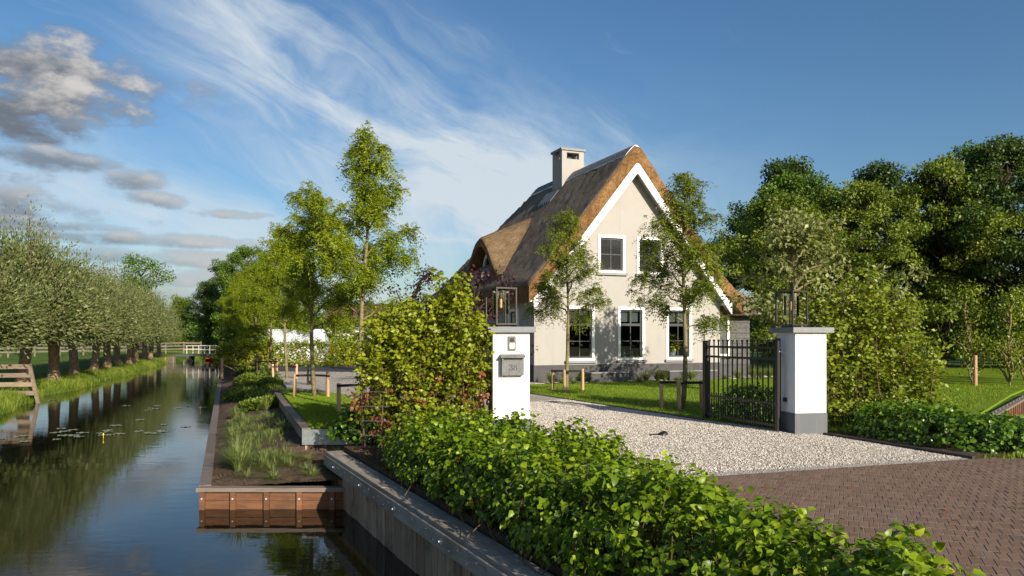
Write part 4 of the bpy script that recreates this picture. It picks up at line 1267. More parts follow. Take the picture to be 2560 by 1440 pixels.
def broadleaf(seed, H, Rr, clear, nclump, per, leaf, leafm, barkm='bark_dark', flat=.72, cl=.85, gap=0.0, tr=.17):
    rng = np.random.default_rng(seed); wood = MB()
    top = np.array([rng.normal(0, .3), rng.normal(0, .3), H * .8]); tp = limb((0, 0, -.3), top, 8, rng, 0, .10)
    wood.tube(tp, list(np.linspace(tr * H / 10, .03, 9)), 8)
    C = []
    for i in range(nclump):
        z = clear + (H - clear) * rng.random() ** .85; f = (z - clear) / (H - clear)
        rad = Rr * math.sqrt(max(.02, 1 - (2 * f - .9) ** 2 / 1.62)) * (.80 + .35 * math.sin(3 * f * 3 + seed + i * .0))
        ph = rng.uniform(0, 6.283); lobes = 1 + .20 * math.sin(ph * 3 + seed) + .14 * math.sin(ph * 5 + f * 7 + seed)
        r = rad * lobes * rng.random() ** .38
        C.append((r * math.cos(ph), r * math.sin(ph), z))
    C = np.array(C); rad = rng.uniform(.6, 1.25, nclump) * cl
    for i in range(0, nclump, 2):
        k = C[i]; z0 = max(clear * .7, k[2] - .55 * math.hypot(k[0], k[1]) - .3); t = min(1, max(0, z0 / (H * .8))) * 8; i0 = min(7, int(t)); b0 = tp[i0] + (tp[i0 + 1] - tp[i0]) * (t - i0)
        wood.tube(limb(b0, k, 5, rng, .06, .22), list(np.linspace(.03 + .008 * H / 2, .007, 6)), 5, False)
    rep = np.maximum(20, (per * (rad / cl) ** 2).astype(int)); idx = np.repeat(np.arange(nclump), rep); n = len(idx)
    g = rng.normal(0, 1, (n, 3)); g = unit(g) * (rng.random(n) ** .45)[:, None]
    P = C[idx] + g * rad[idx][:, None] * np.array([1, 1, flat])
    N = g * .8 + np.array([0, 0, .75]) + rng.normal(0, .45, (n, 3)); X = g + rng.normal(0, .7, (n, 3)) - np.array([0, 0, .35])
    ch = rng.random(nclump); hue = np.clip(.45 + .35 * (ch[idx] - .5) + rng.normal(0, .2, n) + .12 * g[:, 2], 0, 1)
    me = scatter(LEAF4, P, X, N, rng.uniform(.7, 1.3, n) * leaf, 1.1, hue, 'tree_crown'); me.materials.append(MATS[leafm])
    wm = bpy.data.meshes.new('tree_trunk'); wm.from_pydata([tuple(map(float, v)) for v in wood.v], [], wood.f); wm.update(); wm.materials.append(MATS[barkm]); wm.polygons.foreach_set('use_smooth', np.ones(len(wm.polygons), bool))
    return wm, me


oak = [broadleaf(51, 12, 4.2, 1.2, 150, 270, .175, 'leaf_oak', cl=.74), broadleaf(52, 11, 4.0, 1.0, 150, 250, .165, 'leaf_olive', cl=.70), broadleaf(53, 13, 4.6, 1.0, 160, 280, .18, 'leaf_dark', cl=.78)]
pale = broadleaf(54, 4.9, 2.05, 1.6, 88, 62, .125, 'leaf_pale', 'bark_young', .6, .36, tr=.11)
limey = broadleaf(55, 8, 3.0, .8, 90, 150, .19, 'leaf_lime')
maple = broadleaf(56, 3.6, 1.25, .8, 34, 38, .11, 'leaf_burgundy', 'bark_dark', .6, .42)
hawth = broadleaf(57, 9, 2.4, 1.0, 60, 120, .2, 'leaf_oak')

WOODS = [(1, 13.2, 37.0, .76, .3, 'olive-green tree rising behind the thatched annex roof'),
         (0, 15.0, 41.5, .84, 1.2, 'tall green tree behind the olive tree and pale variegated tree'),
         (1, 17.0, 37.5, .82, 2.5, 'golden olive tree at the middle of the wood edge'),
         (2, 20.5, 43.0, .85, 3.1, 'dark tall tree behind the golden olive tree'),
         (1, 21.6, 38.0, .93, 4.4, 'olive tree with bare limbs showing at the wood edge behind the corner hedge'),
         (2, 24.0, 37.0, .85, 5.0, 'very dark dense tree overhanging the right lawn'),
         (0, 26.0, 43.0, 1.0, .9, 'tall green tree with lit top at the back of the wood'),
         (2, 27.5, 34.5, .80, 1.9, 'dark tree filling the wood behind the young staked trees'),
         (2, 31.0, 38.5, .88, 2.8, 'darkest tree deep in the wood beyond the ditch'),
         (0, 34.5, 45.5, 1.0, 3.6, 'tall broad tree far back in the wood beyond the ditch'),
         (2, 18.0, 49.0, .98, .1, 'shaded tree filling the gap deep behind the olive trees'),
         (0, 17.4, 46.0, .87, 5.2, 'green tree filling the skyline dip behind the golden olive tree'),
         (0, 12.6, 46.5, .62, 2.2, 'small green tree seen between house roof and wood')]
for k, x, y, sc, rz, lab in WOODS:
    place_tree('woodland_tree', oak[k], (x, y, -.1), rz, sc, lab, 'tree', 'trees of the wood beside the house')
place_tree('variegated_tree', pale, (7.55, 20.2, -.02), .4, 1.0, 'pale cream-green forked tree behind the gate pillar lantern', 'tree')
place_tree('burgundy_maple', maple, (-.78, 21.0, -.02), 1.0, .92, 'burgundy-leaved maple in front of the thatch, behind the letterbox pillar', 'tree')
place_tree('burgundy_maple', maple, (-3.9, 30.0, -.02), 2.2, 1.15, 'smaller-looking burgundy maple showing between tallest locust and the thatch', 'tree')
place_tree('oak_tree', oak[0], (-30.5, 86, -.1), 2.0, .95, 'big dark green oak beyond the footbridge', 'tree')
place_tree('oak_tree', oak[2], (-36.5, 97, -.1), .6, .80, 'shaded tree beyond the footbridge, behind the big oak', 'tree')
place_tree('oak_tree', oak[2], (-38.6, 97, -.3), 1.6, .66, 'darkest low tree directly behind the footbridge', 'tree')
place_tree('lime_tree', limey, (-43.0, 99, -.3), 1.1, .85, 'light green tree between the willow row end and the footbridge trees', 'tree')
place_tree('field_tree', hawth, (-49.5, 101, -.36), .3, 1.36, 'lone open-crowned tree rising above the willow row', 'tree')
place_tree('lime_tree', limey, (-22.0, 66, -.1), .8, .98, 'yellow-green bushy tree behind the end of the locust row', 'tree')
place_tree('lime_tree', limey, (-18.9, 57, -.1), 2.8, .78, 'bright lime-green small tree beside the footbridge end of the locust row', 'tree')

# ------------------------------------------------------------------ hedges and shrubs


def volume_hedge(seed, poly, hfun, n, leaf, T, round_r=.35, low=.0, shoots=9, inner=.3, flop=.6):
    """leafy hedge over a footprint; hfun(x,y,d) gives the top; leaves sit in rosettes on short shoots"""
    rng = np.random.default_rng(seed); ns = n // shoots
    P2 = in_poly(rng, poly, int(ns * 4)); d = sd_poly(P2, poly)
    eps = .02
    gx = (sd_poly(P2 + [eps, 0], poly) - d) / eps; gy = (sd_poly(P2 + [0, eps], poly) - d) / eps
    h = hfun(P2[:, 0], P2[:, 1], d)
    rr = np.clip(d / round_r, 0, 1); hh = h * np.sqrt(np.clip(1 - (1 - rr) ** 2.2, .0, 1))
    z = hh.copy(); typ = rng.random(len(P2))
    side = (d < round_r * .8) & (typ < .55)
    z[side] = rng.random(side.sum()) * hh[side]
    ins = typ > 1 - inner; z[ins] *= rng.uniform(.25, .95, ins.sum())
    keep = z > low; P2, z, d, gx, gy, rr = P2[keep][:ns], z[keep][:ns], d[keep][:ns], gx[keep][:ns], gy[keep][:ns], rr[keep][:ns]
    c = np.stack([P2[:, 0], P2[:, 1], z], 1); m = len(c)
    outn = np.stack([-gx * (1 - rr), -gy * (1 - rr), .35 + .9 * rr], 1); outn = unit(outn)
    idx = np.repeat(np.arange(m), shoots); k = np.tile(np.arange(shoots), m); q = len(idx)
    ph = k * 2.4 + np.repeat(rng.random(m) * 6.28, shoots)
    a = unit(np.cross(outn, np.array([.3, .2, 1.0])) + 1e-3); b = np.cross(outn, a)
    rad = a[idx] * np.cos(ph)[:, None] + b[idx] * np.sin(ph)[:, None]
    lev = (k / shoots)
    stem = outn[idx] * (leaf * 1.5 * (lev - .5))[:, None]
    P = c[idx] + stem + rad * leaf * .22 + rng.normal(0, leaf * .25, (q, 3))
    X = rad + outn[idx] * (.75 * lev - .25)[:, None] + rng.normal(0, .25, (q, 3)); X[:, 2] -= flop * (1 - lev) * .8
    N = outn[idx] * .8 + rad * .75 + rng.normal(0, .4, (q, 3))
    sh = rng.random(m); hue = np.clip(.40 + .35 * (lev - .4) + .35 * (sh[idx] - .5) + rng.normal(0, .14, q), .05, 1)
    S = leaf * np.where(rng.random(q) < .25, rng.uniform(.4, .7, q), rng.uniform(.75, 1.3, q)) * (1.1 - .35 * lev)
    P[:, 2] = np.maximum(P[:, 2], .02)
    return P, X, N, S, hue, c


def stems_mesh(cents, seed, r=.006, zbase=-.05, every=1, name='stem', mat='twig', parent=None, spread=.25):
    rng = np.random.default_rng(seed); mb = MB()
    for p in cents[::every]:
        b0 = np.array([p[0] + rng.normal(0, spread), p[1] + rng.normal(0, spread), zbase]); pts = limb(b0, p, 3, rng, 0, .2); mb.tube(pts, [r * 1.6, r * 1.3, r, r * .5], 4, False)
    mb.v = [tuple(map(float, v)) for v in mb.v]
    return mb.build(name, mat, parent)


def low_hedge():
    poly = np.array([(-1.62, 10.9), (-1.75, 10.1), (-1.50, 9.35), (-.55, 7.3), (.33, 5.38), (1.42, 3.1), (2.2, 1.5), (3.5, 1.0), (3.2, 2.4), (2.42, 3.6), (1.95, 5.0), (1.62, 7.0), (.95, 8.7), (.02, 9.95), (-.72, 10.95)])
    H = lambda x, y, d: .53 + .17 * vnoise(x * 1.3, y * 1.3, 2.0) + .24 * vnoise(x * 3.0, y * 3.0, 1.0) + .06 * vnoise(x * 9, y * 9, 1.0)
    P, X, N, S, hue, c = volume_hedge(61, poly, H, 31000, .069, LEAF_BIG, .42, .03, 9, .30)
    rng = np.random.default_rng(8); br = (rng.random(len(hue)) < .012) & (P[:, 2] < .3); hue[br] = rng.uniform(0, .03, br.sum())
    t = empty('low_hedge', (.3, 6.5, -.09)); tag(t, 'long low glossy green hedge along the brick road and canal wall', 'hedge')
    off = np.array([.3, 6.5, 0.0])
    vis = (P[:, 1] > 2.9) & (838 + 1900 * (1.6 - P[:, 2]) / np.maximum(P[:, 1], .1) < 1440)
    h_here = H(P[:, 0], P[:, 1], 0); score = np.where(vis & (P[:, 2] > .72 * h_here), S / np.maximum(P[:, 1], .1), 0)
    big = np.argsort(-score)[:300]; rest = np.ones(len(P), bool); rest[big] = False
    me = scatter(LEAF_BIG, P[rest] - off, X[rest], N[rest], S[rest], 1.0, hue[rest], 'hedge_foliage'); me.polygons.foreach_set('use_smooth', np.ones(len(me.polygons), bool))
    tag(link('foliage', me, 'leaf_hedge', t), kind='stuff')
    lv, lf = LEAF_BIG; pr = []
    for hv in (.2, .4, .6, .8, .97):
        m_ = np_mesh('hedge_leaf', lv, lf, np.full(len(lv), hv), True); m_.materials.append(MATS['leaf_hedge']); pr.append(m_)
    for i in big:
        x = Vector(unit(X[i])); n = Vector(N[i]); yv = n.cross(x).normalized(); n = x.cross(yv)
        M = Matrix((x, yv, n)).transposed().to_4x4()
        o = bpy.data.objects.new('leaf', pr[min(4, int(hue[i] * 5))]); COL.objects.link(o); o.parent = t
        o.matrix_local = Matrix.Translation(Vector(P[i] - off)) @ M @ Matrix.Scale(float(S[i]), 4)
    tag(stems_mesh(c[::3] - off, 5, .004, -.06, 1, 'stem', 'twig', t, .10), kind='stuff')


low_hedge()


def box_hedge(name, seed, poly, hfun, n, leaf, mat, label, T=LEAF4, round_r=.25, stems=6, low=0.02, inner=.45, cat='hedge', z=-.03, brown=0.0, group=None, thin=0.0):
    P, X, N, S, hue, c = volume_hedge(seed, poly, hfun, n, leaf, T, round_r, low, 7, inner)
    rng = np.random.default_rng(seed)
    if brown:
        f = np.clip(1.25 - P[:, 2] / 1.15, 0, 1); clus = vnoise(P[:, 0] * 3.0, P[:, 2] * 3.2 + P[:, 1], 4.0)
        b = rng.random(len(hue)) < brown * f * np.clip(.25 + 1.6 * clus, 0, 1.2); hue[b] = rng.uniform(0, .125, b.sum()); hue[~b] = .16 + hue[~b] * .84
        X[b] = X[b] + np.array([0, 0, -.8]); drop = rng.random(len(hue)) < .38 * f * (clus < 0); keepm = ~drop
        P, X, N, S, hue = P[keepm], X[keepm], N[keepm], S[keepm], hue[keepm]
    o = np.array([poly[:, 0].mean(), poly[:, 1].mean(), 0.0]); t = empty(name, (o[0], o[1], z)); tag(t, label, cat, group)
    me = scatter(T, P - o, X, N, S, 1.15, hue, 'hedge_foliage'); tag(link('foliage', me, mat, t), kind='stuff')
    tag(stems_mesh(c[::stems * 4] - o, seed, .0035, -.05, 1, 'stem', 'bark_dark', t, .05), kind='stuff')
    return t


# tall loose hedges grown from many stems
def stem_hedge(name, seed, spots, leaf, mat, label, step=.043, reach=.34, per=8, brown=0.0, z0=.12, T=LEAF_BIG, thin_low=.45):
    rng = np.random.default_rng(seed); wood = MB(); P, X, N, S, Hh = [], [], [], [], []
    o = np.mean(np.array([(a, b) for a, b, h in spots]), 0)
    for x, y, h in spots:
        ph0 = rng.uniform(0, 6.28); zz = np.linspace(-.1, h, 9); lean = rng.normal(0, .05, 2)
        pts = [np.array([x - o[0] + lean[0] * q + .03 * math.sin(q * 4 + ph0), y - o[1] + lean[1] * q + .03 * math.cos(q * 3.3 + ph0), q]) for q in zz]
        wood.tube(pts, list(np.linspace(.012, .003, 9)), 5, False); sh = rng.random()
        q = z0 + rng.random() * step
        while q < h:
            if q > .9 or rng.random() > thin_low * (1 - q / .9):
                f = q / h * 8; i0 = min(7, int(f * (h + .1) / h * .99)); base = pts[i0] + (pts[i0 + 1] - pts[i0]) * min(1, max(0, (q - zz[i0]) / (zz[1] - zz[0])))
                ph = rng.uniform(0, 6.28); L = reach * min(1, .28 + (h - q) / .55) * rng.uniform(.45, 1.15)
                d = np.array([math.cos(ph), math.sin(ph), rng.uniform(.1, .9)]); d /= np.linalg.norm(d); side = np.array([-math.sin(ph), math.cos(ph), 0]); tip = base + d * L
                if rng.random() < .3: wood.tube([base, base + d * L * .5 + np.array([0, 0, .01]), tip], [.004, .003, .0015], 4, False)
                dead = brown and q < 1.05 and rng.random() < brown * (1.1 - q / 1.05) * max(0, .28 + 1.5 * float(vnoise(np.array(x * 3.0), np.array(q * 3.2), 4.0)))
                for k in range(per):
                    t = (k + .7) / per; sgn = 1 if k % 2 else -1
                    P.append(base + d * L * t + rng.normal(0, .016, 3)); xx = d * .55 + side * sgn * .8 + rng.normal(0, .3, 3); xx[2] -= .35 + (.6 if dead else 0); X.append(xx)
                    N.append(np.array([d[0] * .8, d[1] * .8, .55]) + rng.normal(0, .45, 3)); S.append(leaf * rng.uniform(.55, 1.2))
                    Hh.append(rng.uniform(0, .125) if dead else .16 + .84 * min(1, max(0, .42 + .35 * (sh - .5) + .25 * (t - .5) + .15 * (q / h - .5) + rng.normal(0, .17))))
            q += step * rng.uniform(.6, 1.4)
    t = empty(name, (o[0], o[1], -.03)); tag(t, label, 'hedge')
    me = scatter(T, np.array(P), np.array(X), np.array(N), np.array(S), 1.1, np.array(Hh), 'hedge_foliage'); tag(link('foliage', me, mat, t), kind='stuff')
    wood.v = [tuple(map(float, v)) for v in wood.v]; tag(wood.build('stem', 'twig', t), kind='stuff')


def spots_left():
    rng = np.random.default_rng(3); out = []
    for i in range(44):
        f = (i + rng.random()) / 44; x = -2.34 + 2.02 * f; y = 11.93 - .42 * f + rng.choice((-.17, .03, .22)) + rng.normal(0, .05)
        h = np.interp(x, [-2.4, -2.2, -1.85, -1.5, -1.2, -1.05, -.85, -.68, -.5, -.3], [1.55, 1.95, 2.02, 2.12, 2.0, 2.3, 2.52, 2.42, 2.05, 1.6]) + rng.normal(-.08, .16)
        out.append((x, y, float(h)))
    return out


def spots_right():
    rng = np.random.default_rng(4); out = []
    for i in range(52):
        f = (i + rng.random()) / 52; x = 5.32 + 2.15 * f; y = 12.95 + rng.uniform(0, .95) + .12 * f
        h = np.interp(x, [5.25, 5.6, 6.0, 6.45, 6.8, 7.1, 7.35, 7.6], [1.85, 2.3, 2.5, 2.42, 2.2, 1.75, 1.3, .9]) + rng.normal(-.06, .18)
        out.append((x, y, float(h)))
    return out


stem_hedge('beech_hedge', 71, spots_left(), .068, 'leaf_beech', 'tall beech hedge with brown leaves low down beside the letterbox pillar', step=.037, per=9, brown=.9)
stem_hedge('hornbeam_hedge', 73, spots_right(), .085, 'leaf_hornbeam', 'tall loose bright green hedge behind the gate pillar', .046, .40, 8, 0.0, .12, LEAF4, .3)
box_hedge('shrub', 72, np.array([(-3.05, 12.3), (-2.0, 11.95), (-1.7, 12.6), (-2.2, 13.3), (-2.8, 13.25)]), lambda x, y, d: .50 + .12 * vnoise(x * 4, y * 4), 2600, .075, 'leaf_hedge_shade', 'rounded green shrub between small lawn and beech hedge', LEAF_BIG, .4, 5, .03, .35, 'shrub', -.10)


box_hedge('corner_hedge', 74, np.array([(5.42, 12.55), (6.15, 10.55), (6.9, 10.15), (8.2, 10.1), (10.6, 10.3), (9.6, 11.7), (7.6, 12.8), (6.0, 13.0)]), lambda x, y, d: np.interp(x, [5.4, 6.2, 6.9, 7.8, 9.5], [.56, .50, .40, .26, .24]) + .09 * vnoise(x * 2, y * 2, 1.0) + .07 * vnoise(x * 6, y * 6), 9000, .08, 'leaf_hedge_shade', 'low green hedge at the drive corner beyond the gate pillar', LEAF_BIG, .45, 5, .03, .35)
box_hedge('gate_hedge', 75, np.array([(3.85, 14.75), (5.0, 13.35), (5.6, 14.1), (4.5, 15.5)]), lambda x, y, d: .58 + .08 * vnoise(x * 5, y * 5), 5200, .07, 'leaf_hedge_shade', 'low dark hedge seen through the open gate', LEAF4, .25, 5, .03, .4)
# hedge row and shrubs behind the asphalt lane
box_hedge('lane_hedge', 76, np.array([(-15.4, 39.0), (-3.8, 40.2), (-3.9, 41.2), (-15.6, 40.1)]), lambda x, y, d: 1.2 + .30 * vnoise(x * 2.2, y, 1.0), 17000, .13, 'leaf_beech', 'loose young hedge row behind the asphalt lane', LEAF4, .3, 9, .05, .5, brown=.4)
box_hedge('field_hedge', 77, np.array([(-18.3, 55), (-4, 58), (-4, 61), (-18.8, 58)]), lambda x, y, d: 2.7 + .8 * vnoise(x * .7, y, 2.0), 12000, .26, 'leaf_hornbeam', 'tall overgrown hedge behind the white tunnel shed', LEAF4, .8, 14, .05, .5)
box_hedge('canal_hedge', 78, np.array([(-17.2, 44.6), (-15.6, 43.0), (-14.0, 40.2), (-12.4, 39.6), (-13.8, 44), (-17.6, 52), (-19.8, 53)]), lambda x, y, d: 2.0 + .3 * vnoise(x * 1.2, y, 2.0), 9000, .17, 'leaf_lime', 'bright yellow-green hedge at the far end of the canal bed', LEAF4, .5, 12, .05, .4)

# young staked trees along the right lawn
yt = broadleaf(81, 2.9, .62, .5, 44, 40, .085, 'leaf_hornbeam', 'bark_young', .8, .34, tr=.10)
yl = ['in front of the dark wood, beside the tall loose hedge', 'with a thick stake at the lawn edge', 'at the lawn corner near the ditch piling', 'beyond the ditch piling, close to the next', 'at the far side of the ditch piling', 'furthest along the ditch piling row', 'standing back in the second row behind the lawn stake']
for i, (x, y, sc) in enumerate([(13.1, 25.6, .95), (15.0, 24.6, 1.08), (15.8, 24.2, 1.02), (16.7, 24.8, 1.08), (17.7, 25.6, .98), (18.9, 26.6, 1.0), (14.2, 27.2, .95)]):
    place_tree('young_tree', yt, (x, y, -.02), i * 1.7, sc, 'young leafy hornbeam ' + yl[i], 'tree', 'young trees along the right lawn')
rail_stakes = [(14.75, 24.2, 'thick round stake at the edge of the lawn by the young trees'), (12.85, 25.2, 'round stake by the young tree beside the tall loose hedge'), (17.25, 24.0, 'round stake near the ditch piling by the young trees')]
for x, y, lab in rail_stakes:
    o = MB().tube([(0, 0, -.3), (0, 0, .95), (0, 0, .98)], [.065, .06, .05], 10).build('tree_stake', 'stake_wood'); o.location = (x, y, -.02); tag(o, lab, 'stake', 'stakes on the right lawn')

# ------------------------------------------------------------------ bed planting


def tuft(seed, n, h, spread, w, droop=.5):
    rng = np.random.default_rng(seed); ph = rng.uniform(0, 6.283, n); tilt = rng.random(n) ** .7 * spread
    D = np.stack([np.cos(ph) * tilt, np.sin(ph) * tilt, np.ones(n)], 1); D = unit(D); Ln = h * rng.uniform(.55, 1.1, n)
    segs = 4; base = np.stack([np.cos(ph) * .05 * rng.random(n), np.sin(ph) * .05 * rng.random(n), np.zeros(n)], 1)
    side = np.stack([-np.sin(ph), np.cos(ph), np.zeros(n)], 1) * w
    V = np.zeros((n, (segs + 1) * 2, 3))
    for i in range(segs + 1):
        t = i / segs; p = base + D * (Ln * t)[:, None]; out = np.stack([np.cos(ph), np.sin(ph), np.zeros(n)], 1)
        p = p + out * (Ln * droop * t ** 2.2 * tilt)[:, None]; p[:, 2] -= Ln * droop * .55 * t ** 2.4 * (tilt / max(spread, .01))
        ww = (1 - t) ** .7 + .04; V[:, 2 * i] = p + side * ww; V[:, 2 * i + 1] = p - side * ww
    f = np.array([(2 * i, 2 * i + 1, 2 * i + 3, 2 * i + 2) for i in range(segs)])
    F = f[None] + (np.arange(n) * (segs + 1) * 2)[:, None, None]
    hue = np.clip(rng.normal(.45, .22, n), 0, 1)
    me = np_mesh('grass_blades', V.reshape(-1, 3), F.reshape(-1, 4), np.repeat(hue, (segs + 1) * 2)); me.materials.append(MATS['grass_tuft'])
    return me


tm = [tuft(91, 190, .27, 1.4, .0045, .8), tuft(92, 170, .24, 1.6, .004, .8), tuft(93, 220, .62, .55, .0055, .7), tuft(94, 130, .22, 1.5, .004, .7)]


def bed_plants():
    rng = random.Random(12)
    def put(name, me, x, y, sc, label, grp, cat='grass'):
        o = link(name, me); o.location = (x, y, bed_z(x, y) - .01); o.rotation_euler = (0, 0, rng.uniform(0, 6)); o.scale = (sc, sc, sc * rng.uniform(.9, 1.1)); tag(o, label, cat, grp)
    for x, y, s in ((-4.38, 12.15, 1.0), (-4.55, 15.2, .8), (-6.35, 17.9, .7)):
        put('tall_grass', tm[2], x, y, s, 'tall upright clump of ornamental grass in the planting bed', 'tall ornamental grasses in the bed')
    for x, y in ((-4.05, 11.62), (-3.75, 11.9), (-3.2, 11.8), (-3.3, 12.35), (-3.0, 11.42), (-2.85, 11.9), (-3.85, 12.5), (-3.55, 11.35), (-2.75, 12.35)):
        put('grass_tuft', tm[rng.choice((1, 3))], x, y, rng.uniform(.75, 1.05), 'small grass tuft in bare soil at the front of the planting bed', 'small grass tufts at the bed front')
    k = 0
    while k < 240:
        y = rng.uniform(12.0, 18.6); x = rng.uniform(canal_right(y) + .45, -3.75 - .36 * (y - 13))
        put('grass_tuft', tm[rng.choice((0, 0, 1))], x, y, rng.uniform(.55, .95), 'soft grass tuft in the dense grassy middle of the planting bed', 'dense grass tufts in the bed'); k += 1
    for x, y in ((-7.3, 22.3), (-6.9, 21.6), (-6.3, 22.0), (-5.7, 21.9), (-7.0, 19.2), (-6.4, 19.8)):
        put('grass_tuft', tm[2], x, y, rng.uniform(.65, .85), 'yellowish grass clump at the top of the small lawn', 'grass clumps by the small lawn')
    # grasses along the house wall
    for w in (.25, .6, .95, 1.35, 3.6, 3.9, 4.3, 4.55, 5.2, 5.6, 7.2, 7.6, 8.3, 8.7, 9.1, 9.5):
        q = hpt(w, -.98 + rng.uniform(-.1, .2), 0); o = link('wall_grass', tm[2] if rng.random() < .6 else tm[0]); o.location = (q.x, q.y, .0); s = rng.uniform(.8, 1.1); o.scale = (s, s, s); o.rotation_euler = (0, 0, rng.uniform(0, 6))
        tag(o, 'tuft of grass in the gravel strip along the house wall', 'grass', 'grasses along the house wall')


bed_plants()


def cover_shrubs():
    me = None; rng = np.random.default_rng(15)
    n = 1500; g = unit(rng.normal(0, 1, (n, 3))); g[:, 2] = np.abs(g[:, 2]); P = g * (rng.random(n) ** .4)[:, None] * np.array([.62, .62, .46])
    me = scatter(LEAF_THIN, P, g + rng.normal(0, .6, (n, 3)), np.array([0, 0, 1.0]) + g * .4 + rng.normal(0, .4, (n, 3)), rng.uniform(.09, .16, n), 1.7, np.clip(.4 + .4 * g[:, 2] - .1 + rng.normal(0, .2, n), 0, 1), 'cover_leaves'); me.materials.append(MATS['leaf_cover'])
    st = MB()
    for i in range(16):
        a = rng.uniform(0, 6.28); st.tube([(0, 0, -.05), (.25 * math.cos(a), .25 * math.sin(a), .22), (.45 * math.cos(a), .45 * math.sin(a), .36)], [.008, .006, .003], 4, False)
    sm = bpy.data.meshes.new('cover_stems'); sm.from_pydata(st.v, [], st.f); sm.update(); sm.materials.append(MATS['twig'])
    r = random.Random(2)
    for i, (x, y) in enumerate([(-6.4, 20.3), (-7.1, 21.3), (-6.9, 20.5), (-7.5, 22.6), (-8.1, 23.7), (-7.7, 24.3), (-8.6, 25.0), (-8.2, 25.9), (-9.2, 26.8), (-9.0, 28.2), (-9.9, 28.8), (-9.6, 30.3), (-10.7, 30.8), (-10.5, 32.6), (-11.6, 33.6), (-12.4, 36.2), (-13.4, 38.4), (-11.9, 35.4), (-10.9, 31.7), (-8.8, 24.6)]):
        t = empty('cover_shrub', (x, y, bed_z(x, y) - .02), r.uniform(0, 6)); s = r.uniform(.65, .95); t.scale = (s, s, s * .85)
        link('foliage', me, None, t); link('stem', sm, None, t)
        tag(t, 'low fresh-green leafy shrub in the mulched slope along the canal', 'shrub', 'green shrubs on the canal bed slope')


cover_shrubs()


# ---- grass as mass: bank grass, lawn nap
def grass_mass():
    rng = np.random.default_rng(17)
    n = 52000; y = 20 + 56 * rng.random(n) ** 1.5; off = np.abs(rng.normal(0, 1, n)) * .75
    far = rng.random(n) < .35; off[far] = rng.random(far.sum()) * 7
    x = np.array([bank_left(v) for v in y]) - off - .02
    z = np.interp(off, [0, .12, .5, 1.2, 3, 60], [-.98, -.82, -.62, -.5, -.44, -.38])
    h = rng.uniform(.10, .32, n) * np.where(off < 1.6, 1.0, .5) * (.8 + .45 * vnoise(x * .8, y * .8)); a = rng.uniform(0, 6.28, n)
    X = np.stack([np.cos(a) * .45 + .1, np.sin(a) * .45, np.ones(n)], 1); N = np.stack([np.cos(a), np.sin(a), np.full(n, .3)], 1)
    hue = np.clip(.5 + .3 * vnoise(x * .5, y * .5, 2.0) + rng.normal(0, .2, n), 0, 1)
    me = scatter(BLADE, np.stack([x, y, z], 1), X, N, h, .085, hue, 'bank_grass'); tag(link('bank_grass', me, 'grass_bank'), 'long grass on the far bank', 'grass', kind='stuff')
    def lawn(poly, n, name, zz, h0, lab, near=None):
        P = in_poly(rng, np.array(poly), n); a = rng.uniform(0, 6.28, n); X = np.stack([np.cos(a) * .5, np.sin(a) * .5, np.ones(n)], 1); N = np.stack([np.cos(a), np.sin(a), np.full(n, .3)], 1)
        hue = np.clip(.5 + .3 * vnoise(P[:, 0] * .9, P[:, 1] * .9, 2.0) + rng.normal(0, .22, n), 0, 1)
        me = scatter(BLADE, np.concatenate([P, np.full((n, 1), zz)], 1), X, N, rng.uniform(.6, 1.2, n) * h0, .22, hue, name); tag(link(name, me, 'grass_lawn'), lab, 'grass', kind='stuff')
    lawn([(-3.42, 13.0), (-2.2, 13.05), (-2.25, 14.5), (-3.3, 17.4), (-4.75, 20.9), (-6.4, 21.2)], 34000, 'canal_lawn_grass', -.014, .045, 'short grass of the small canal lawn')
    lawn([(3.62, 14.42), (5.2, 13.0), (7.3, 13.2), (9.5, 20), (7.9, 27.9), (1.0, 25.0), (-.1, 24.2), (.58, 20.85)], 60000, 'house_lawn_grass', -.010, .045, 'short grass of the house lawn')
    lawn([(7.6, 13.6), (13.4, 20.6), (16.5, 24.5), (12, 27), (9.5, 20)], 14000, 'side_lawn_grass', -.010, .05, 'short grass of the side lawn')
    lawn([(6.05, 9.88), (7.4, 9.72), (10, 10.0), (9.5, 10.35), (6.9, 10.15)], 2600, 'verge_grass', -.06, .13, 'rough grass at the road corner')


grass_mass()


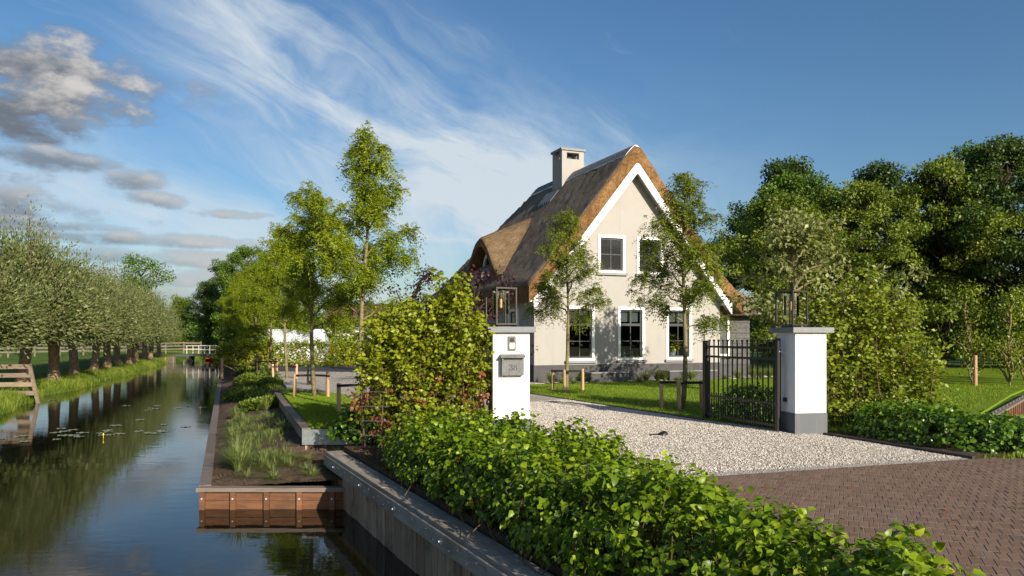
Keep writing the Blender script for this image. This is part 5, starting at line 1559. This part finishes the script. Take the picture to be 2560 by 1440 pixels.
def gravel_stones():
    rng = np.random.default_rng(19)
    n = 60000; poly = np.array([(1.9, 8.72), (5.86, 9.92), (4.98, 12.2), (3.55, 14.3), (1.3, 19.0), (-.2, 17.5), (.4, 11.4), (.4, 10.0), (1.2, 8.95)])
    P = in_poly(rng, poly, n)
    ov = np.array([(1, 0, 0), (-.9, .1, 0), (.1, .8, 0), (0, -.85, .05), (0, .05, .6), (0, 0, -.5)], float); of = np.array([(0, 2, 4), (2, 1, 4), (1, 3, 4), (3, 0, 4), (2, 0, 5), (1, 2, 5), (3, 1, 5), (0, 3, 5)])
    a = rng.uniform(0, 6.28, n); X = np.stack([np.cos(a), np.sin(a), rng.normal(0, .25, n)], 1); N = np.stack([rng.normal(0, .3, n), rng.normal(0, .3, n), np.ones(n)], 1)
    me = scatter((ov, of), np.concatenate([P, np.full((n, 1), .004)], 1), X, N, rng.uniform(.006, .014, n), 1.0, rng.random(n), 'gravel_stones', flat=True)
    tag(link('gravel', me, 'stone'), 'loose pale gravel stones on the drive', 'gravel', kind='stuff')
    # mulch crumbs on the bed and hedge border
    m = 9000; y = 11.1 + 5.5 * rng.random(m) ** 1.6; x = np.array([canal_right(v) for v in y]) + .15 + rng.random(m) * np.where(y < 12.4, 2.0, 1.6)
    z = np.array([bed_z(a_, b_) for a_, b_ in zip(x, y)]); B = in_poly(rng, np.array([(-2.5, 11.6), (1.55, 3.2), (1.9, 3.2), (-1.3, 9.4), (-1.7, 11.2)]), 5000)
    P = np.concatenate([np.stack([x, y, z + .01], 1), np.concatenate([B, np.full((5000, 1), -.125)], 1)]); q = len(P)
    a = rng.uniform(0, 6.28, q); X = np.stack([np.cos(a), np.sin(a), rng.normal(0, .4, q)], 1)
    me = scatter((ov * np.array([1, .6, .8]), of), P, X, rng.normal(0, .4, (q, 3)) + np.array([0, 0, 1.0]), rng.uniform(.006, .022, q), 1.0, rng.random(q), 'mulch', flat=True)
    tag(link('mulch', me, 'soil'), 'crumbs of mulch and soil on the beds', 'mulch', kind='stuff')


gravel_stones()


def litter():
    rng = np.random.default_rng(29)
    G = in_poly(rng, np.array([(2.3, 8.7), (5.8, 9.9), (4.9, 12.2), (3.5, 14.2), (1.3, 18.5), (.4, 12.0), (.6, 10)]), 150); B = in_poly(rng, np.array([(2.6, 5.0), (7.5, 6.0), (7.0, 9.7), (2.4, 8.4)]), 130); E = in_poly(rng, np.array([(-2.5, 11.6), (1.55, 3.2), (1.9, 3.2), (-1.3, 9.4), (-1.7, 11.2)]), 260)
    P = np.concatenate([np.c_[G, np.full(len(G), .016)], np.c_[B, np.full(len(B), .012)], np.c_[E, np.full(len(E), -.118)]]); n = len(P); a = rng.uniform(0, 6.28, n)
    me = scatter(LEAF4, P, np.stack([np.cos(a), np.sin(a), rng.normal(0, .2, n)], 1), rng.normal(0, .25, (n, 3)) + np.array([0, 0, 1.0]), rng.uniform(.02, .05, n), 1.2, rng.uniform(0, .3, n), 'fallen_leaves')
    tag(link('fallen_leaves', me, 'leaf_beech'), 'scattered fallen leaves on drive and border', 'leaves', kind='stuff')


litter()

# ------------------------------------------------------------------ things along the water


def lily():
    rng = random.Random(9)
    def pad():
        n = 16; v = [(0, 0, .003)]
        for i in range(n + 1):
            a = .22 + (2 * math.pi - .44) * i / n; v.append((math.cos(a), .8 * math.sin(a), .004 + .012 * (i % 3 == 0)))
        return v, [(0, i + 1, i + 2) for i in range(n)]
    v, f = pad(); proto = None
    spots = [(rng.gauss(-10.6, 1.25), rng.gauss(19.4, 1.0)) for _ in range(36)] + [(rng.gauss(-11.6, .9), rng.gauss(26.4, .4)) for _ in range(8)] + [(rng.gauss(-14.2, .7), rng.gauss(37.5, .5)) for _ in range(8)] + [(rng.gauss(-17.6, .3), rng.gauss(29.3, .5)) for _ in range(5)]
    for x, y in spots:
        if proto is None: o = proto = MB().raw(v, f).build('lily_pad', 'lily_pad')
        else: o = proto.copy(); COL.objects.link(o)
        s = rng.uniform(.09, .17); o.location = (x, y, WATER + .002); o.scale = (s, s, 1); o.rotation_euler = (0, 0, rng.uniform(0, 6.28))
        tag(o, 'pale green water lily pad floating on the canal', 'lily pad', 'lily pads on the canal')
    for x, y, wh in ((-10.0, 18.6, 'in the largest patch of pads'), (-10.5, 25.6, 'in the middle patch of pads'), (-14.0, 37.0, 'in the small pad patch by the bed end')):
        o = MB().tube([(0, 0, -.05), (0, 0, .06), (0, 0, .09), (0, 0, .12)], [.006, .007, .02, .012], 8).build('lily_bloom', 'lily_bloom'); o.location = (x, y, WATER); tag(o, 'small yellow water lily bud ' + wh, 'lily flower', 'yellow lily buds')


lily()


def water_fence():
    t = empty('water_fence', (-17.55, 28.2, -.9)); tag(t, 'slatted timber fence with leaning post standing in the water edge', 'fence')
    o = Vector((0, 0, .9))
    MB().bar((.05, 0, -.4), (-.36, 0, 1.43), .13, .06, (0, 1, 0)).build('post', 'fence_wood', t)
    MB().bar((-2.6, .1, -.1), (-2.75, .1, 1.45), .13, .06, (0, 1, 0)).build('post', 'fence_wood', t)
    for i, z in enumerate((.36, .68, 1.02, 1.34)): MB().bar((-3.6, -.075, z - .02), (-.06 - z * .2, -.06, z), .03, .165).build('rail', 'fence_wood', t)


water_fence()


def paddock_fence():
    a, c = Vector((-52, 56)), Vector((-36.0, 88)); d = c - a; n = 15
    t = empty('paddock_fence', (a.x, a.y, -.36)); tag(t, 'long weathered post and rail fence behind the willows', 'fence')
    pm = None
    for i in range(n + 1):
        p = d * (i / n)
        if pm is None: o = pm = MB().box(-.06, .06, -.05, .05, -.2, 1.22, ch=.01).build('post', 'pale_fence', t)
        else: o = pm.copy(); COL.objects.link(o); o.parent = t
        o.location = (p.x, p.y, 0)
    for i in range(n):
        p, q = d * (i / n), d * ((i + 1) / n)
        for z in (.42, .75, 1.08): MB().bar((p.x + .07, p.y - .05, z), (q.x + .07, q.y - .07, z + random.uniform(-.03, .03)), .03, .14).build('rail', 'pale_fence', t)


paddock_fence()


def footbridge():
    y = 73.0; x0, x1 = -32.6, -27.0; t = empty('footbridge', (x0, y, 0)); tag(t, 'small white-railed wooden footbridge across the canal', 'bridge'); L = x1 - x0
    n = 26; pm = None
    for i in range(n):
        if pm is None: o = pm = MB().box(0, L / n - .02, 0, 1.5, -.26, -.20).build('deck_plank', 'dark_board', t)
        else: o = pm.copy(); COL.objects.link(o); o.parent = t
        o.location = (i * L / n, 0, 0)
    MB().box(0, L, .06, .2, -.42, -.262).build('beam', 'dark_board', t); MB().box(0, L, 1.3, 1.44, -.42, -.262).build('beam', 'dark_board', t)
    for yy in (.04, 1.46):
        for x in (1.35, 2.5, 3.55, 4.4): MB().box(x - .035, x + .035, yy - .035, yy + .035, -.2, .58).build('rail_post', 'rail_white', t)
        MB().box(1.3, 4.45, yy - .04, yy + .04, .582, .625).build('handrail', 'rail_white', t); MB().box(1.0, 4.9, yy - .015, yy + .015, .18, .23).build('rail', 'rail_white', t)
    for x in (1.4, 4.3): MB().box(x - .12, x + .12, .1, 1.4, -1.8, -.42).build('pier', 'dark_board', t)


footbridge()


def landing():
    t = empty('landing_stage', (-30.9, 62.5, 0)); tag(t, 'low plank landing stage in the grassy bank before the footbridge', 'landing stage')
    for i, z in enumerate((-.88, -.70, -.52)): MB().bar((0, 0, z), (-1.0, 9.5, z), .10, .15).build('plank', 'fence_wood', t)
    for i in range(5): MB().bar((-.22 * i + .07, 2.1 * i + .3, -1.5), (-.22 * i + .07, 2.1 * i + .3, -.42), .1, .1).build('post', 'fence_wood', t)


landing()


def boat():
    t = empty('rowing_boat', (-29.2, 76.5, WATER), R(15)); tag(t, 'small red rowing boat moored beyond the footbridge', 'boat'); v, f = [], []
    st = [(-1.5, .35, .30), (-.8, .58, .24), (.2, .62, .22), (1.0, .45, .28), (1.6, .05, .42)]
    for x, w, z in st: v += [(x, -w, z), (x, -w * .6, -.12), (x, w * .6, -.12), (x, w, z), (x, w * .9, z - .02), (x, w * .5, .0), (x, -w * .5, .0), (x, -w * .9, z - .02)]
    for i in range(len(st) - 1):
        for k in range(8): f.append((i * 8 + k, i * 8 + (k + 1) % 8, (i + 1) * 8 + (k + 1) % 8, (i + 1) * 8 + k))
    f += [(0, 1, 2, 3, 4, 5, 6, 7), tuple(32 + k for k in range(8))]
    MB().raw(v, f).build('hull', 'boat_red', t, normals=True)
    for x in (-.7, .4): MB().box(x - .12, x + .12, -.5, .5, .12, .15).build('thwart', 'fence_wood', t)


boat()


def end_fence():
    t = empty('braced_post', (-14.6, 38.3, -.5)); tag(t, 'pale timber post with diagonal brace at the end of the canal bed', 'post')
    MB().bar((0, 0, -.3), (0, 0, .95), .12, .12).build('post', 'stake_wood', t); MB().bar((1.35, .1, -.3), (1.35, .1, .55), .10, .10).build('post', 'stake_wood', t); MB().bar((.06, .0, .62), (1.30, .08, .02), .09, .05).build('brace', 'stake_wood', t)


end_fence()


def bollard_light(x, y, lab):
    t = empty('path_light', (x, y, 0)); tag(t, lab, 'path light', 'path lights along the court'); f = MB()
    for sx in (-1, 1):
        for sy in (-1, 1): f.box(sx * .06 - .012, sx * .06 + .012, sy * .06 - .012, sy * .06 + .012, .0, .62)
    f.build('frame', 'black_metal', t); MB().box(-.075, .075, -.075, .075, .622, .66).build('cap', 'black_metal', t); MB().box(-.047, .047, -.047, .047, 0, .12).build('base', 'black_metal', t); MB().tube([(0, 0, .12), (0, 0, .5)], .03, 10).build('lamp_tube', 'clear_glass', t)


bollard_light(-6.55, 24.6, 'black open-frame path light by the small lawn corner'); bollard_light(-11.6, 34.6, 'black open-frame path light further along by the asphalt lane')


def tunnel_shed():
    t = empty('white_shed', (-16.2, 46.5, -.06), R(8)); tag(t, 'low white sheeted tunnel shed behind the lane hedge', 'shed'); L = 4.6
    MB().box(0, L, 0, 3.2, 0, 1.05).build('wall', 'white_sheet', t)
    MB().raw([(-.05, -.1, 1.06), (L + .05, -.1, 1.06), (L - .15, 1.6, 2.05), (.15, 1.6, 2.05), (-.05, 3.3, 1.06), (L + .05, 3.3, 1.06)], [(0, 1, 2, 3), (3, 2, 5, 4), (0, 3, 4), (1, 5, 2)]).build('roof', 'white_sheet', t)
    for i in range(6): MB().bar((.15 + i * .86, -.11, 1.07), (.25 + i * .82, 1.59, 2.06), .03, .02).build('roof_batten', 'white_paint', t)


tunnel_shed()


def far_house(x, y, w, h, lab):
    t = empty('far_house', (x, y, -.1), R(10)); tag(t, lab, 'house'); MB().box(0, w, 0, 7, 0, h).build('wall', 'wall_far', t)
    MB().raw([(-.3, -.3, h), (w + .3, -.3, h), (w + .3, 7.3, h), (-.3, 7.3, h), (.8, 3.5, h + 3.2), (w - .8, 3.5, h + 3.2)], [(0, 1, 5, 4), (1, 2, 5), (2, 3, 4, 5), (3, 0, 4)]).build('roof', 'roof_far', t)
    for i in range(3):
        wn_ = MB().box(1 + i * w / 3.4, 2.1 + i * w / 3.4, -.04, .02, 1.0, 2.2).build('window', 'white_paint', t); MB().box(1.1 + i * w / 3.4, 2.0 + i * w / 3.4, -.05, -.041, 1.1, 2.1).build('pane', 'dark_sash', wn_)


far_house(-25, 100, 10, 2.8, 'distant pale house with brown hipped roof behind the field hedge')


def far_treeline():
    rng = np.random.default_rng(23); n = 60000; u = rng.random(n); x = -190 + 330 * u; y = 135 + 25 * rng.random(n) + .12 * np.abs(x)
    top = 5.5 + 2.4 * vnoise(x * .06, 0 * x, 1.0) + 1.8 * vnoise(x * .25, 0 * x, 2.0); z = top * rng.random(n) ** .6
    g = rng.normal(0, 1, (n, 3)); me = scatter(LEAF4, np.stack([x, y, z], 1), g, np.array([0, -.4, .8]) + rng.normal(0, .5, (n, 3)), rng.uniform(.4, .9, n), 1.2, np.clip(.5 + .3 * vnoise(x * .2, z) + rng.normal(0, .2, n), 0, 1), 'far_treeline')
    tag(link('far_treeline', me, 'leaf_oak'), 'far-off tree line along the horizon', 'trees', kind='stuff')


far_treeline()


def reflected_treeline():  # unseen trees, added so the window panes mirror dark green
    rng = np.random.default_rng(24); n = 18000; q = rng.random(n); x = np.interp(q, [0, .45, 1], [-90, 78, 66]) + 6 * rng.random(n); y = np.interp(q, [0, .45, 1], [-66, -60, 26]) + 6 * rng.random(n)
    top = 6.0 + 2.0 * vnoise(x * .1, 0 * x, 1.0) + 1.5 * vnoise(x * .4, 0 * x, 2.0); z = top * rng.random(n) ** .7
    me = scatter(LEAF4, np.stack([x, y, z], 1), rng.normal(0, 1, (n, 3)), rng.normal(0, .6, (n, 3)) + np.array([-.3, .5, .6]), rng.uniform(.8, 1.5, n), 1.2, rng.random(n), 'reflected_treeline')
    tag(link('reflected_treeline', me, 'leaf_oak'), 'unseen line of trees added for the house windows to reflect', 'trees', kind='stuff')


reflected_treeline()


def wire_fence():
    t = empty('wire_fence', (-2.25, 11.45, -.03), R(-10)); tag(t, 'short black wire fence panel at the foot of the beech hedge', 'wire fence'); pm = None
    for i in range(7):
        if pm is None: o = pm = MB().tube([(0, 0, -.2), (0, 0, .95)], .004, 5).build('upright_wire', 'black_metal', t)
        else: o = pm.copy(); COL.objects.link(o); o.parent = t
        o.location = (i * .065, 0, 0)
    for z in (.12, .34, .56, .78): MB().tube([(-.02, -.008, z), (.42, -.008, z)], .004, 5).build('cross_wire', 'galvanised', t)


wire_fence()


def potted():
    def plant(w, z, s, lab, kind):
        q = hpt(w, .24, z)
        if kind == 'plant':
            t = empty('potted_plant', q); tag(t, lab, 'plant'); MB().tube([(0, 0, 0), (0, 0, .11 * s)], [.05 * s, .065 * s], 10).build('pot', 'pot', t)
            rng = np.random.default_rng(int(w * 100)); n = 160; g = unit(rng.normal(0, 1, (n, 3))); P = g * .11 * s * (rng.random(n) ** .4)[:, None] + np.array([0, 0, .20 * s])
            link('foliage', scatter(LEAF4, P, g, g + np.array([0, 0, .5]), .06 * s, 1.2, rng.random(n), 'pot_leaves'), 'leaf_hornbeam', t)
        else:
            o = MB().tube([(0, 0, 0), (0, 0, .02), (0, 0, .10 * s), (0, 0, .16 * s), (0, 0, .22 * s)], [.03 * s, .05 * s, .055 * s, .022 * s, .026 * s], 12).build('glass_vase', 'vase_glass', smooth=True); o.location = q; tag(o, lab, 'vase')
    plant(2.72, 3.90, 1.0, 'small potted plant in the upper window nearer the chimney side, first pot', 'plant'); plant(3.05, 3.90, 1.0, 'small potted plant in the upper window, beside the glazing bar', 'plant')
    plant(3.62, .82, 1.3, 'tall green glass vase on the middle ground-floor window sill', 'vase'); plant(3.95, .82, .9, 'short green glass vase on the middle ground-floor window sill', 'vase')
    plant(5.65, .82, 2.4, 'large potted plant in the ground-floor window nearest the gate', 'plant')
    for w in (2.72, 3.05, 3.62, 3.95, 5.65): pass
    for z, a0, a1 in ((3.885, 2.45, 3.5), (.805, 3.25, 4.3), (.805, 5.25, 6.3)):
        MB().box(a0, a1, .13, .42, z - .03, z + .013).build('inner_sill', 'white_paint', house)


potted()
